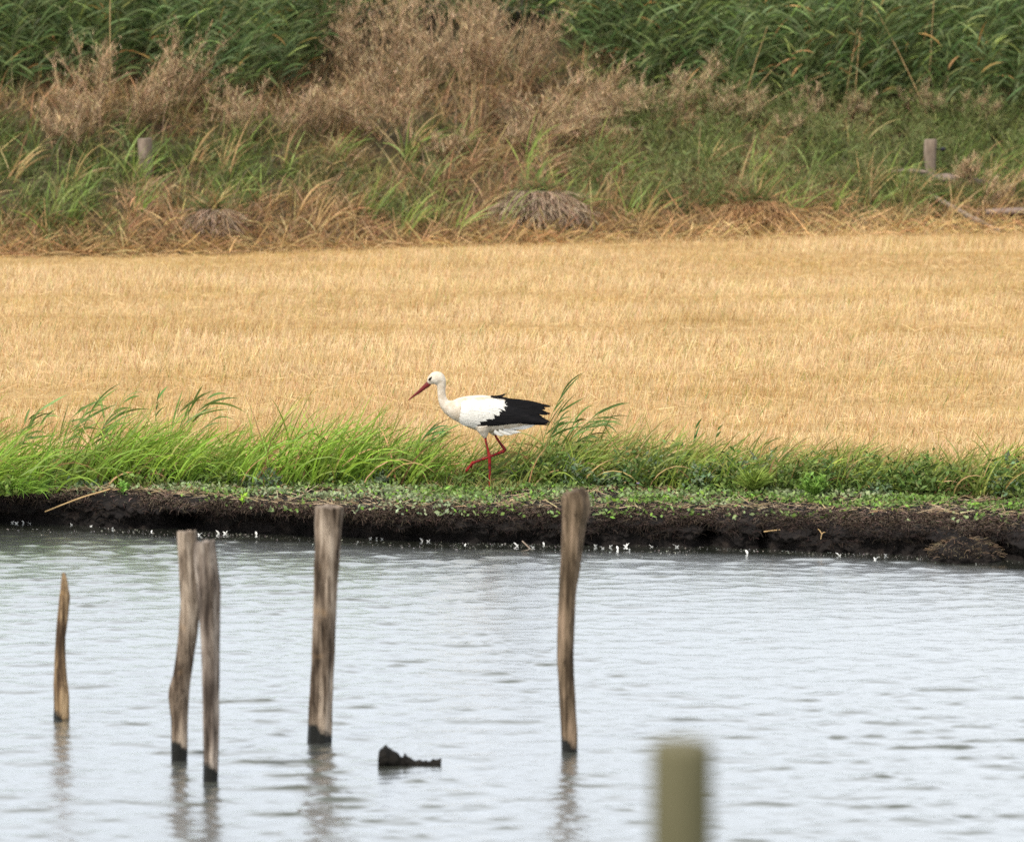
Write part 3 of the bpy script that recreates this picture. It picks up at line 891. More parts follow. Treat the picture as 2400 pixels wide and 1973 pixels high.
q2 = at_depth(2203, 1291, q.y + 0.05)
stick('green_stick', 'pale green stick poking out of the water beside the peat clod', 'stick', q + Vector((0, 0, -0.03)), q2, 0.006, 0.005, M['cane'], 0.0)
q = ground(1228, 1269, ZW + 0.04); q.y = min(q.y, float(water_y(q.x)) - 0.10); q = at_depth(1224, 1268, q.y); q2 = at_depth(1244, 1287, q.y - 0.05)
stick('brown_stick', 'thin brown stick lying half in the water among white feathers', 'stick', q2, q, 0.005, 0.005, M['greywood'], 0.0)

# slumped peat clod at the waterline
cc = ground(2262, 1312, ZW); cc.y = min(cc.y, float(water_y(cc.x)) + 0.02)
bm = bmesh.new()
bmesh.ops.create_icosphere(bm, subdivisions=5, radius=1.0)
for v in bm.verts:
    n_ = v.co.normalized()
    r_ = 1 + 0.22 * mnoise.noise(n_ * 2.1) + 0.13 * mnoise.noise(n_ * 6) + 0.07 * mnoise.noise(n_ * 15)
    v.co = Vector((n_.x * 0.23 * r_, n_.y * 0.16 * r_, n_.z * 0.125 * r_ + 0.02 - 0.05 * (n_.x > 0) * 0))
me = bpy.data.meshes.new('sod'); bm.to_mesh(me); bm.free()
clod = empty('peat_clod', cc, 'slumped lump of dark peat with brown roots at the waterline', 'peat clod')
link('sod', me, clod, M['peat'], True)
A = Acc(); N = 1500
d = RNG.normal(size=(N, 3)); d /= np.linalg.norm(d, axis=1)[:, None]; d = d[(d[:, 2] > 0.1) & (d[:, 1] < 0.5)]; N = len(d)
P0 = d * np.array([0.235, 0.165, 0.13]) * 1.02 + np.array([0, 0, 0.02])
c = jit(mixc((0.05, 0.035, 0.025), (0.19, 0.14, 0.09), U(0, 1, N)), 0.3, N)
ribbons(A, P0, np.arctan2(d[:, 1], d[:, 0]) + U(-1, 1, N), U(0.8, 1.8, N), U(0.2, 1.2, N), U(0.02, 0.06, N), U(0.003, 0.005, N), U(0, PI, N), c, c, 3, 'stem')
A.build('root_mat', M['root'], clod, kind='stuff')

# ------------------------------------------------------------------ small distinct plants on the bank
def small_plant(name, label, cat, px_, py_, stems, h, leafL, leafW, col, z=0.0, spread=0.5):
    g = ground(px_, py_, z)
    root = empty(name, g, label, cat)
    A1, A2 = Acc(), Acc()
    P, _ = ribbons(A1, np.zeros((stems, 3)) + np.stack([U(-.03, .03, stems), U(-.03, .03, stems), np.zeros(stems)], 1), U(0, 2 * PI, stems), U(0.05, spread, stems), U(0, .5, stems), h * U(.6, 1.1, stems), 0.006, U(0, PI, stems), np.array(col) * .8, col, 4, 'stem')
    for j in range(1, 5):
        for q_ in range(3):
            n_ = stems
            c_ = jit(col, 0.2, n_)
            ribbons(A2, P[:, j], U(0, 2 * PI, n_), U(0.3, 1.0, n_), U(0.1, 0.7, n_), leafL * U(.6, 1.2, n_), leafW * U(.8, 1.2, n_), U(0, PI, n_), c_, c_ * 1.1, 3, 'leaf')
    A1.build('stems', M['weed'], root); A2.build('leaves', M['weed'], root)
    return root


small_plant('leafy_plant', 'bright lime green bushy weed at the foot of the bank grass', 'plant', 1905, 1168, 30, 0.15, 0.06, 0.02, (0.16, 0.28, 0.05), spread=1.0)
small_plant('yellow_green_tuft', 'spiky yellow green grass tuft beside dark leafy weeds', 'plant', 1765, 1158, 22, 0.10, 0.16, 0.012, (0.21, 0.29, 0.055), spread=0.7)
small_plant('sprout', 'single bright green sprout growing on the peat lip near the thick post', 'plant', 571, 1182, 1, 0.05, 0.05, 0.018, (0.26, 0.45, 0.03), -0.02)
small_plant('seedling', 'bright green seedling with blue green leaves on the peat lip', 'plant', 288, 1157, 5, 0.06, 0.05, 0.02, (0.18, 0.36, 0.06), -0.02)
for (fx_, fy_, lab) in ((1495, 1140, 'tiny lilac flower in dark weeds beside the flared post'), (2348, 1112, 'dull purple flower head among weeds at the field edge')):
    g = ground(fx_, fy_ + 12, 0)
    fr_ = empty('purple_flower', g, lab, 'flower')
    link('stem', tube_mesh('stem', [Vector((0, 0, 0)), Vector((0, -.01, .03)), Vector((0, -.02, .055))], [.002, .002, .002], 6), fr_, M['cane'])
    A1 = Acc(); n_ = 14
    ribbons(A1, np.zeros((n_, 3)) + np.array([0, -.02, .055]), np.linspace(0, 2 * PI, n_), 0.6 * np.ones(n_), 0.5 * np.ones(n_), 0.016 * np.ones(n_), 0.009, 0, (.38, .25, .62), (.50, .36, .72), 2, 'leaf')
    A1.build('petals', M['weed'], fr_)


# reeds blown sideways on the bank: stem and single leaves
def bank_reed(px_, py_, h, label, group, col, az=0.15, lean=0.15, bend=0.7, nl=6, leafL=0.26):
    az = az + random.gauss(0, .35); bend = bend * random.uniform(.6, 1.4); lean = lean * random.uniform(.3, 1.6)
    nl = nl + random.randint(-2, 2)
    g = ground(px_, py_, 0.0)
    root = empty('bank_reed', g, label, 'reed', group)
    A1 = Acc()
    P, th = ribbons(A1, [(0, 0, 0), (0, 0, 0)], az, lean, bend, h, 0.006, [0, PI / 2], np.array(col) * 1.1 + 0.03, np.array(col) * 1.3 + 0.02, 10, 'stem')
    A1.build('stem', M['reed'], root)
    for i in range(nl):
        f_ = 0.35 + 0.65 * (i + 0.5) / nl
        j = min(10, max(1, int(round(f_ * 10))))
        a_ = az + random.choice((-1, 1)) * random.uniform(0.1, 1.3)
        A2 = Acc()
        cc_ = jit(col, 0.25, 1)
        base_th = th[0, min(9, j - 1)]
        ribbons(A2, P[:1, j], a_, base_th + random.uniform(0.0, 0.7), random.uniform(0.1, 1.1), leafL * random.uniform(0.5, 1.35), random.uniform(0.010, 0.019), random.uniform(0.7, 2.4), cc_, cc_ * 1.15, 7, 'leaf')
        A2.build('leaf', M['reed'], root)
    return root


gL, gM, gR = 'reeds blown over at the left of the bank', 'reeds growing at the stork', 'reeds behind the stork'
GR = (0.145, 0.215, 0.055)
for (x_, y_, h_) in ((18, 1092, 0.42), (45, 1098, 0.46), (70, 1085, 0.4), (15, 1100, 0.3)):
    bank_reed(x_, y_, h_, 'green reed bent sideways by wind above the overhanging grass clump', 'reeds over the overhanging clump', GR)
for (x_, y_, h_) in ((125, 1098, 0.52), (150, 1102, 0.6), (175, 1096, 0.55), (195, 1104, 0.5), (140, 1110, 0.42), (230, 1100, 0.40), (215, 1095, 0.55)):
    bank_reed(x_, y_, h_, 'tall green reed with streaming leaves above the long tan stick', 'reeds above the tan stick', GR, leafL=0.3)
for (x_, y_, h_) in ((385, 1085, 0.5), (415, 1092, 0.55), (440, 1086, 0.48), (400, 1095, 0.45)):
    bank_reed(x_, y_, h_, 'green reed with streaming leaves rising behind the pair of touching posts', 'reeds behind the touching posts', GR, leafL=0.28)
for (x_, y_, h_) in ((985, 1100, 0.36), (1000, 1105, 0.33), (965, 1096, 0.3)):
    bank_reed(x_, y_, h_, 'short green reed standing under the neck of the stork', 'reeds under the stork', (0.09, 0.19, 0.06), lean=0.1, leafL=0.2)
for (x_, y_, h_, l_) in ((1262, 1098, 0.62, 0.3), (1290, 1102, 0.55, 0.4), (1315, 1098, 0.58, 0.45), (1270, 1105, 0.5, 0.4), (1330, 1104, 0.52, 0.4), (1250, 1110, 0.4, 0.3), (1300, 1108, 0.45, 0.45), (1345, 1100, 0.4, 0.4)):
    bank_reed(x_, y_, h_, 'reed with drooping leaves blown sideways behind the tail of the stork', 'reeds behind the stork tail', (0.10, 0.17, 0.045), lean=l_ * 0.8, bend=0.5, leafL=0.24)
for (x_, y_, h_) in ((363, 1010, 0.27), (1620, 1090, 0.3), (1672, 1085, 0.27)):
    bank_reed(x_, y_, h_, 'lone green grass stalk sticking up against the golden stubble', 'lone stalks against the stubble', (0.09, 0.18, 0.05), az=0.2, lean=0.05, bend=0.15, nl=2, leafL=0.13)
A = Acc(); N = 260
g = ground(1148, 1149, 0)
X = g.x + RNG.normal(0, .16, N); Ys = g.y + U(-.12, .25, N)
c = jit(mixc((0.14, 0.19, 0.04), (0.40, 0.29, 0.12), U(0, 1, N) ** 2), .3, N)
ribbons(A, np.stack([X, Ys, 0 * X - .01], 1), U(0, 2 * PI, N), U(.05, .7, N), U(.2, 1.3, N), U(.05, .17, N), U(.005, .011, N), U(.3, 2.8, N), c * .85, c * 1.1, 5)  # lower blades coloured slightly darker to imitate shade near the ground
A.build('foot_grass', M['grass'], kind='stuff', label='short mixed grass around the standing foot of the stork', cat='grass')
# clump of grass hanging over the peat at the far end of the bank
A = Acc(); N = 190
g = ground(45, 1158, 0)
c = jit(mixc((0.13, 0.24, 0.04), (0.24, 0.40, 0.05), U(0, 1, N)), 0.2, N)
oc = empty('overhanging_clump', g, 'clump of long green grass drooping over the peat lip', 'grass clump')
ribbons(A, np.stack([U(-.17, .16, N), U(-.05, .12, N), U(0, .02, N)], 1), RNG.normal(-0.9, 0.7, N), U(0.5, 1.1, N), U(0.6, 1.5, N), U(.14, .3, N), U(.007, .013, N), U(0, PI, N), c * .8, c, 5)
A.build('blades', M['grass'], oc)

# ------------------------------------------------------------------ the overgrown dike
def dike_points(n, d0, d1, margin=1.6, x0=None, x1=None):
    d = U(d0, d1, n)
    X_ = U(-8.6, 8.9, n) if x0 is None else U(x0, x1, n)
    Y_ = foot_y(X_) + d
    k_ = np.abs(X_) < frustum_x(Y_, margin)
    X_, Y_, d = X_[k_], Y_[k_], d[k_]
    Z_ = dike_z(X_, Y_)
    p_x, p_y = project(X_, Y_, Z_)
    return X_, Y_, Z_, d, p_x, p_y


# straw swept against the foot of the dike
A = Acc()
X, Ys, Z, d, px, py = dike_points(17000, -0.25, 1.6)
hum = fnoise(X * 1.6, Ys * 3, 101, 2)
keep = U(0, 1, len(X)) < np.clip(1.2 - d * 0.65, 0.1, 1)
X, Ys, Z, d, px, hum = [q_[keep] for q_ in (X, Ys, Z, d, px, hum)]; N = len(X)
gold = np.clip(np.interp(px, [0, 900, 1500, 2000, 2400], [0.2, 0.35, 0.5, 0.9, 1.0]) + U(-.35, .35, N) - 0.45 * d, 0, 1)
c = jit(mixc((0.34, 0.205, 0.095), (0.66, 0.455, 0.21), gold), 0.4, N)
ribbons(A, np.stack([X, Ys, np.maximum(Z, 0) + 0.02 + 0.16 * np.clip(hum - .35, 0, 1) * U(0, 1, N)], 1), U(0, 2 * PI, N), U(0.7, 1.7, N), U(-0.3, 1.0, N), U(0.12, 0.5, N), U(0.006, 0.014, N), U(0, PI, N), c * .8, c, 4, 'stem')
A.build('swept_straw', M['straw'], kind='stuff', label='loose golden straw swept against the foot of the dike', cat='straw')

# rank tussocky grass
A = Acc()
NT = 2600
X, Ys, Z, d, px, py = dike_points(NT, 0.25, 7.2)
NT = len(X)
typ = fnoise(X * 0.9, d * 0.9, 111, 3)
tone = U(0, 1, NT)
for rep in range(15):
    n_ = NT
    grn = np.clip((typ - 0.47) * 4.5 + 0.66 + (tone - .5) * .7 + U(-.35, .35, n_) - 0.95 * np.clip(1.9 - d, 0, 1) - 0.35 * (np.abs(px - 1250) < 200) - 0.5 * np.exp(-((px - 1000) / 420) ** 2) * (d > 3) - 0.35 * (np.abs(px - 350) < 300) * (d > 3), 0, 1)
    bri = np.where((px < 1000) & (d > 0.8) & (d < 3), 1.1, 0.9)
    c = mixc((0.29, 0.185, 0.09), (0.072, 0.095, 0.022), grn)
    lightb = (U(0, 1, n_) < 0.25)
    c = np.where((lightb & (grn > 0.5))[:, None], np.array([0.23, 0.28, 0.075]), c)
    c = np.where((lightb & (grn <= 0.5))[:, None], np.array([0.50, 0.34, 0.17]), c)
    c = jit(c, 0.5, n_) * bri[:, None]
    L_ = U(0.22, 0.70, n_) * np.interp(d, [0, 1, 3, 7], [0.6, 1, 1, 0.8]) * np.where(px > 1450, 0.75, 1)
    ribbons(A, np.stack([X + RNG.normal(0, .06, n_), Ys + RNG.normal(0, .06, n_), Z - 0.03], 1), U(0, 2 * PI, n_) * 0.75 - 1.6, U(0.05, 0.8, n_), U(0.2, 2.0, n_), L_, U(0.008, 0.021, n_), U(0.2, 2.9, n_), c * 0.85, c * 1.1, 5)  # slight shade painted into the blade bases, tips lighter
# bold long blades in clumps
XB, YB, ZB, dB, pB, _ = dike_points(95, 0.5, 3.4)
for k in range(len(XB)):
    n_ = RNG.integers(8, 22)
    base = np.array([0.24, 0.32, 0.075]) if RNG.uniform() < .62 else np.array([0.48, 0.33, 0.15])
    c = jit(base, .3, n_)
    ribbons(A, np.stack([XB[k] + RNG.normal(0, .05, n_), YB[k] + RNG.normal(0, .05, n_), np.full(n_, ZB[k] - .02)], 1), RNG.normal(0.3, .9, n_), U(.05, .7, n_), U(.3, 1.5, n_), U(.4, .85, n_), U(.014, .026, n_), U(.4, 2.7, n_), c * .85, c * 1.1, 7)  # same mild painted shade at the base of the long blades
A.build('dike_grass', M['grass'], kind='stuff', label='rank tussocky green and brown grass on the slope of the dike', cat='grass')

# fine feathery weeds, mostly on the right half of the slope
A = Acc()
X, Ys, Z, d, px, py = dike_points(1500, 0.9, 5.6)
keep = (U(0, 1, len(X)) < np.where(px > 1330, 1.0, 0.14)) & (d < np.interp(px, [1300, 1500, 2400], [2.5, 5.2, 5.6]))
X, Ys, Z, d, px = [q_[keep] for q_ in (X, Ys, Z, d, px)]; NP = len(X)
hh = U(0.28, 0.55, NP); ol = U(0, 1, NP)
for rep in range(6):
    cst = mixc((0.085, 0.105, 0.03), (0.22, 0.20, 0.095), ol)
    P, th = ribbons(A, np.stack([X + RNG.normal(0, .04, NP), Ys + RNG.normal(0, .04, NP), Z - 0.02], 1), U(0, 2 * PI, NP), U(0.02, 0.4, NP), U(0, 0.6, NP), hh * U(.7, 1.2, NP), 0.006, U(0, PI, NP), cst, cst, 4, 'stem')
    for j in (1, 2, 3, 4):
        for q_ in range(3):
            c = jit(cst * np.array([0.95, 1.12, 0.9]), 0.35, NP)
            ribbons(A, P[:, j], U(0, 2 * PI, NP), U(0.3, 1.2, NP), U(0, .6, NP), U(0.05, 0.13, NP), U(0.006, 0.011, NP), U(0, PI, NP), c, c * 1.15, 1, 'stem')
A.build('feathery_weeds', M['weed'], kind='stuff', label='fine feathery olive green weeds on the slope of the dike', cat='weeds')

# reed bed along the top of the dike
A = Acc()
X, Ys, Z, d, px, py = dike_points(5200, 4.3, 10.4, 1.4)
low = np.interp(px, [-200, 0, 300, 520, 700, 820, 1250, 1340, 1500, 1700, 2000, 2400, 2700], [6.2, 6.2, 6.0, 5.2, 5.6, 8.4, 8.4, 6.8, 5.9, 5.1, 4.8, 4.5, 4.5])
keep = d > low + RNG.normal(0, .18, len(X))
keep &= U(0, 1, len(X)) < np.where((px > 700) & (px < 1300), 0.9, 1)
X, Ys, Z, d, px = [q_[keep] for q_ in (X, Ys, Z, d, px)]; NP = len(X)
H = np.clip(U(0.9, 1.8, NP), 0.5, 3.45 - Z)
cst = jit((0.11, 0.13, 0.05), 0.3, NP)
P, th = ribbons(A, np.stack([X, Ys, Z - 0.03], 1), RNG.normal(0.1, .6, NP), U(0, 0.22, NP), U(0, .35, NP), H, 0.009, U(0, PI, NP), cst, cst, 12, 'stem')
for j in range(2, 13):
    for q_ in range(2 if j % 2 else 1):
        bl = U(0, 1, NP)
        c = mixc((0.048, 0.084, 0.022), (0.15, 0.20, 0.075), bl ** 1.3)
        c = np.where((U(0, 1, NP) < 0.08)[:, None], np.array([0.22, 0.28, 0.08]), c)
        c = np.where((U(0, 1, NP) < 0.02)[:, None], np.array([0.34, 0.20, 0.07]), c)
        c = jit(c, 0.4, NP)
        fr_ = P[:, j] * 1.0
        azl = np.where(U(0, 1, NP) < .68, RNG.normal(0.05, .7, NP), RNG.normal(PI, .7, NP))
        ribbons(A, fr_, azl, U(0.3, 1.0, NP), U(0.4, 1.3, NP), U(.24, .5, NP), U(.014, .028, NP), U(0.4, 2.7, NP), c * .9, c * 1.1, 4, 'leaf')
A.build('reed_bed', M['reed'], kind='stuff', label='dense dark green reed bed along the top of the dike', cat='reeds')

# dry canes standing out of the reeds
for (x0_, y0_, x1_, y1_) in ((1980, 245, 2018, 30), (2015, 95, 2028, -60), (2172, 285, 2190, -20), (2175, 230, 2183, 120), (1750, 250, 1810, 165), (1745, 240, 1800, 60), (2130, 230, 2170, 170), (2090, 100, 2040, 0), (258, 60, 258, -30), (1860, 215, 1945, 170)):
    xw = (x0_ - 1200) / 180.0
    Yc = float(foot_y(xw)) + 4.9
    a = at_depth(x0_, y0_, Yc); b2 = at_depth(x1_, y1_, Yc + 0.1)
    zg = float(dike_z(a.x, Yc))
    if a.z > zg:
        dirv = (b2 - a).normalized(); a = a - dirv * min(1.2, (a.z - zg) / max(0.3, dirv.z))
    stick('dry_cane', 'dry tan reed cane standing out from the green reeds', 'cane', a, b2, 0.007, 0.004, M['cane'], 0.05, 'dry canes among the reeds', 6, 8)


# dry brown shrubs
def dry_shrub(px_, d_, h, sx=0.0, nst=15, twigs=230, lets=1300, label=None, pale=0.3, spread=0.55, green=0.0, tmin=3):
    x = (px_ - 1200) / (FPX / (54.5 + d_))
    y = float(foot_y(x)) + d_
    z = float(dike_z(x, y))
    root = empty('dry_shrub', (x, y, z - 0.03), label or 'dry brown shrub of fine bare twigs among the grass of the dike', 'shrub', 'dry shrubs on the dike')
    A1, A2 = Acc(), Acc()
    az = U(0, 2 * PI, nst)
    c = jit(mixc((0.30, 0.20, 0.12), (0.58, 0.43, 0.25), np.clip(U(0, 1, nst) * pale * 2, 0, 1)), 0.2, nst)
    lean = np.abs(RNG.normal(0, spread * .6, nst))
    if sx: az = np.where(U(0, 1, nst) < .85, RNG.normal(0 if sx > 0 else PI, .6, nst), az); lean = lean + abs(sx) * U(.5, 1.1, nst)
    b_ = np.stack([RNG.normal(0, .09, nst), RNG.normal(0, .09, nst), np.zeros(nst)], 1)
    LL = h * U(.55, 1.08, nst)
    bnd = U(-.1, .35, nst)
    P, th = ribbons(A1, b_, az, lean, bnd, LL, U(.011, .02, nst), 0, c, c, 10, 'stem')
    ribbons(A1, b_, az, lean, bnd, LL, U(.011, .02, nst), PI / 2, c, c, 10, 'stem')
    A1.build('stems', M['twig'], root)
    si = RNG.integers(0, nst, twigs); sj = RNG.integers(tmin, 11, twigs)
    c = jit(mixc((0.23, 0.15, 0.09), (0.42, 0.30, 0.18), U(0, 1, twigs)), .3, twigs)
    Pt, tht = ribbons(A2, P[si, sj], az[si] + RNG.normal(0, 1.0, twigs), th[si, np.minimum(sj, 9)] + U(.1, .6, twigs), U(-.3, .3, twigs), h * U(.12, .34, twigs), U(.006, .010, twigs), U(0, PI, twigs), c, c, 4, 'stem')
    ti = RNG.integers(0, twigs, lets); tj_ = RNG.integers(1, 5, lets)
    c = mixc((0.18, 0.12, 0.065), (0.62, 0.465, 0.29), U(0, 1, lets) ** 1.1)
    if green: c = mixc(c, (0.12, 0.17, 0.06), np.clip(U(-.5, .6, lets) + green, 0, 1))
    c = jit(c, .35, lets)
    ribbons(A2, Pt[ti, tj_], U(0, 2 * PI, lets), U(0.0, 1.1, lets), U(-.4, .5, lets), U(.03, .12, lets), U(.004, .009, lets), U(0, PI, lets), c, c * 1.1, 2, 'stem')
    A2.build('twigs', M['twig'], root)
    return root


for (p_, d_, h_, s_) in ((240, 4.5, 1.0, 0), (330, 4.6, 1.0, .15), (420, 5.3, 1.0, .1), (180, 4.0, .6, 0), (590, 4.2, .75, 0), (690, 4.2, .8, .2),
                         (770, 4.2, 1.0, .2), (800, 6.9, 1.2, 0), (880, 5.8, 1.25, 0), (1000, 6.2, 1.25, 0), (1210, 6.0, 1.15, .1), (1120, 7.2, 1.2, 0), (930, 7.4, 1.2, 0),
                         (1190, 3.6, .45, .3), (1040, 3.2, .4, .2), (740, 7.6, 1.0, 0)):
    lb_, gp_ = (('dry brown shrub in the clump above the fence post stub', 'dry shrubs above the post stub') if p_ < 480 else
                ('low dry brown shrub below the green reeds, beside the main thicket of dry shrubs', 'dry shrubs below the reeds') if p_ < 780 and d_ < 5 else
                ('tall dry brown shrub at the back of the thicket, in front of green reeds', 'dry shrubs at the back of the thicket') if d_ > 5.5 else
                ('low dry brown shrub in front of the tallest pale stemmed shrub', 'low dry shrubs before the thicket'))
    dry_shrub(p_, d_, h_, s_, label=lb_)['group'] = gp_
for (p_, d_, h_, s_) in ((1470, 4.6, .75, .45), (1560, 4.9, .7, .5), (1680, 4.7, .65, .5), (1620, 5.2, .75, .3), (1760, 4.4, .5, .4), (1880, 4.6, .5, .3), (2010, 4.5, .45, .2), (2200, 4.6, .5, 0), (2330, 4.4, .45, .3), (1840, 3.9, .4, .3)):
    dry_shrub(p_, d_, h_, s_, 9, 170, 1000, 'small dry brown shrub leaning among feathery weeds below the reeds', green=.15)
dry_shrub(950, 3.7, 1.2, 0, 13, 420, 2400, 'broad dry shrub fanning from pale forked stems beside the tallest shrub', .9, .75, tmin=5)
dry_shrub(1110, 4.5, 1.6, 0, 16, 520, 2800, 'tallest dry shrub with straight pale straw coloured stems', .9, .35, tmin=7)
dry_shrub(1250, 4.0, 1.15, .75, 15, 420, 2600, 'dry shrub swept sideways, beside the tallest pale stemmed shrub', .4, .4)
dry_shrub(1340, 4.2, 1.15, .7, 16, 460, 2800, 'swept dry shrub with dark gaps under its leaning stems, above the large straw tussock', .4, .4)
dry_shrub(2350, 1.0, .5, .2, 10, 200, 1300, 'low dark reddish dry shrub behind the slanting grey branch', .2, .7)
dry_shrub(2275, 1.5, .55, .2, 10, 220, 1600, 'low reddish dry shrub beside the far fence post', .3, .7)


# straw tussocks at the foot of the dike
def tussock(px_, d_, r, h, label, col0, col1, n=900):
    x = (px_ - 1200) / (FPX / (54.0 + d_)); y = float(foot_y(x)) + d_; z = float(dike_z(x, y))
    root = empty('dead_tussock', (x, y, z - 0.05), label, 'tussock')
    bm = bmesh.new(); bmesh.ops.create_icosphere(bm, subdivisions=4, radius=1)
    for v in bm.verts:
        n_ = v.co.normalized(); q_ = 1 + .2 * mnoise.noise(n_ * 2 + Vector((px_, 0, 0))) + .06 * mnoise.noise(n_ * 8)
        v.co = Vector((n_.x * r * q_, n_.y * r * .7 * q_, n_.z * h * q_))
    me = bpy.data.meshes.new('mound'); bm.to_mesh(me); bm.free()
    link('mound', me, root, M['dike'], True)
    A1 = Acc()
    a_ = RNG.normal(-PI / 2, 1.0, n); el = U(0.35, 1.25, n)
    P0 = np.stack([np.cos(a_) * np.sin(el) * r, np.sin(a_) * np.sin(el) * r * .7, np.cos(el) * h], 1) * 1.0
    c = jit(mixc(col0, col1, U(0, 1, n)), .25, n)
    ribbons(A1, P0, RNG.normal(-PI / 2, .55, n) + .3 * np.cos(a_), U(1.3, 2.1, n), U(.5, 1.0, n), U(.15, .40, n), U(.006, .014, n), U(0, PI, n), c * .8, c, 4, 'stem')
    A1.build('hanging_straw', M['straw'], root)
    A3 = Acc(); n3_ = 420
    a_ = U(0, 2 * PI, n3_); el = U(0, 1.0, n3_)
    P0 = np.stack([np.cos(a_) * np.sin(el) * r * 1.1, np.sin(a_) * np.sin(el) * r * .8 + .05, np.cos(el) * h - .04], 1)
    c = jit(np.where((U(0, 1, n3_) < .5)[:, None], np.array([0.11, 0.165, 0.045]), np.array([0.30, 0.19, 0.09])), .4, n3_)
    ribbons(A3, P0, U(0, 2 * PI, n3_), U(.2, 1.1, n3_), U(.3, 1.6, n3_), U(.15, .42, n3_), U(.008, .018, n3_), U(0, PI, n3_), c * .85, c, 5)
    A3.build('cap_grass', M['grass'], root)


tussock(1265, 1.0, .56, .46, 'large rounded tussock of hanging greyish dead grass at the foot of the dike', (0.22, 0.15, 0.10), (0.56, 0.43, 0.31), 1900)
tussock(505, 0.85, .30, .36, 'small tussock of grey dead grass beside a dark hollow in green grass', (0.20, 0.13, 0.09), (0.50, 0.37, 0.26), 900)
tussock(1790, 0.9, .55, .30, 'wide flattened tussock of orange brown dead grass', (0.28, 0.15, 0.07), (0.56, 0.35, 0.17), 1500)


# ------------------------------------------------------------------ old fence on the dike
def far_pt(px_, py_, Y): return at_depth(px_, py_, Y)


xw = (2180 - 1200) / (FPX / 58.5)
Yf = float(foot_y(xw)) + 1.75
pt = far_pt(2181, 327, Yf)
zb = float(dike_z(pt.x, Yf)) - 0.3
fp = empty('old_fence_post', (pt.x, Yf, zb), 'bleached pinkish grey fence post rising from weeds on the dike', 'fence post')
kf = Yf / FPX
prof = [(327, 2181, 27), (335, 2181, 29), (360, 2179.5, 28), (385, 2180, 25), (400, 2182, 21), (440, 2184, 19), (560, 2186, 18)]
pts = [far_pt(x_, y_, Yf) - Vector((pt.x, Yf, zb)) for y_, x_, w_ in prof][::-1]
zz = np.linspace(0, pts[-1].z, 26)
xx = np.interp(zz, [p_.z for p_ in pts], [p_.x for p_ in pts]); rr = np.interp(zz, [p_.z for p_ in pts], [w_ * kf / 2 for _, _, w_ in prof][::-1])
link('shaft', tube_mesh('shaft', [Vector((a_, 0, c_)) for a_, c_ in zip(xx, zz)], rr, 14, .06, 12, True, .25, 12), fp, M['greywood'], True)
ib = far_pt(2210, 350, Yf - .05) - Vector((pt.x, Yf, zb))
bm = bmesh.new(); bmesh.ops.create_uvsphere(bm, u_segments=14, v_segments=10, radius=.036)
for v in bm.verts: v.co.z *= .8
me = bpy.data.meshes.new('insulator'); bm.to_mesh(me); bm.free()
io = link('insulator', me, fp, M['black'], True); io.location = ib
link('bracket', tube_mesh('bracket', [ib - ib, Vector((-.16, .05, .0))], [.006, .006], 6), io, M['black'])


def log(label, pts_px, Y, mat, name='fallen_log'):
    W = [far_pt(x_, y_, Y + dy_) for x_, y_, w_, dy_ in pts_px]
    o0 = W[0]
    pp, rr_ = [], []
    for i in range(len(W) - 1):
        for q_ in range(5):
            t_ = q_ / 5
            pp.append(W[i].lerp(W[i + 1], t_) - o0); rr_.append((pts_px[i][2] * (1 - t_) + pts_px[i + 1][2] * t_) * Y / FPX / 2)
    pp.append(W[-1] - o0); rr_.append(pts_px[-1][2] * Y / FPX / 2)
    o = link(name, tube_mesh(name, pp, rr_, 10, .10, 9), None, mat, True)
    o.location = o0
    return tag(o, label, 'log')


log('weathered grey pink log lying level beside the bleached fence post', [(2186, 419, 18, 0), (2215, 418, 24, 0), (2240, 421, 21, 0), (2262, 424, 23, 0), (2300, 429, 16, .1), (2340, 434, 12, .2)], Yf - .15, M['log'])
log('thin dark grey branch lying level in weeds, ending at the bleached fence post', [(2085, 404, 5, .1), (2120, 400, 9, 0), (2150, 402, 10, 0), (2172, 404, 9, 0)], Yf - .05, M['log'], 'fallen_branch')
log('grey branch slanting down to the straw at the foot of the dike', [(2176, 455, 12, .5), (2260, 502, 14, .1), (2345, 548, 18, -.3)], Yf - 1.2, M['greywood'], 'fallen_branch')
log('dark brown log half buried in dry grass beside the slanting branch', [(2310, 497, 14, 0), (2360, 496, 18, 0), (2440, 494, 18, 0)], Yf - 1.0, M['log'])
# stub of another fence post
xw = (340 - 1200) / (FPX / 56.5); Y2 = float(foot_y(xw)) + 2.9
pt = far_pt(340, 325, Y2); zb = float(dike_z(pt.x, Y2)) - .2
sp_ = empty('fence_post_stub', (pt.x, Y2, zb), 'stub of a grey fence post almost buried in green grass', 'fence post')
zz = np.linspace(0, pt.z - zb, 16)
link('shaft', tube_mesh('shaft', [Vector((.01 * math.sin(z_ * 5), 0, z_)) for z_ in zz], [.078 + .012 * z_ for z_ in zz], 14, .07, 10, True, .22, 20), sp_, M['greywood'], True)

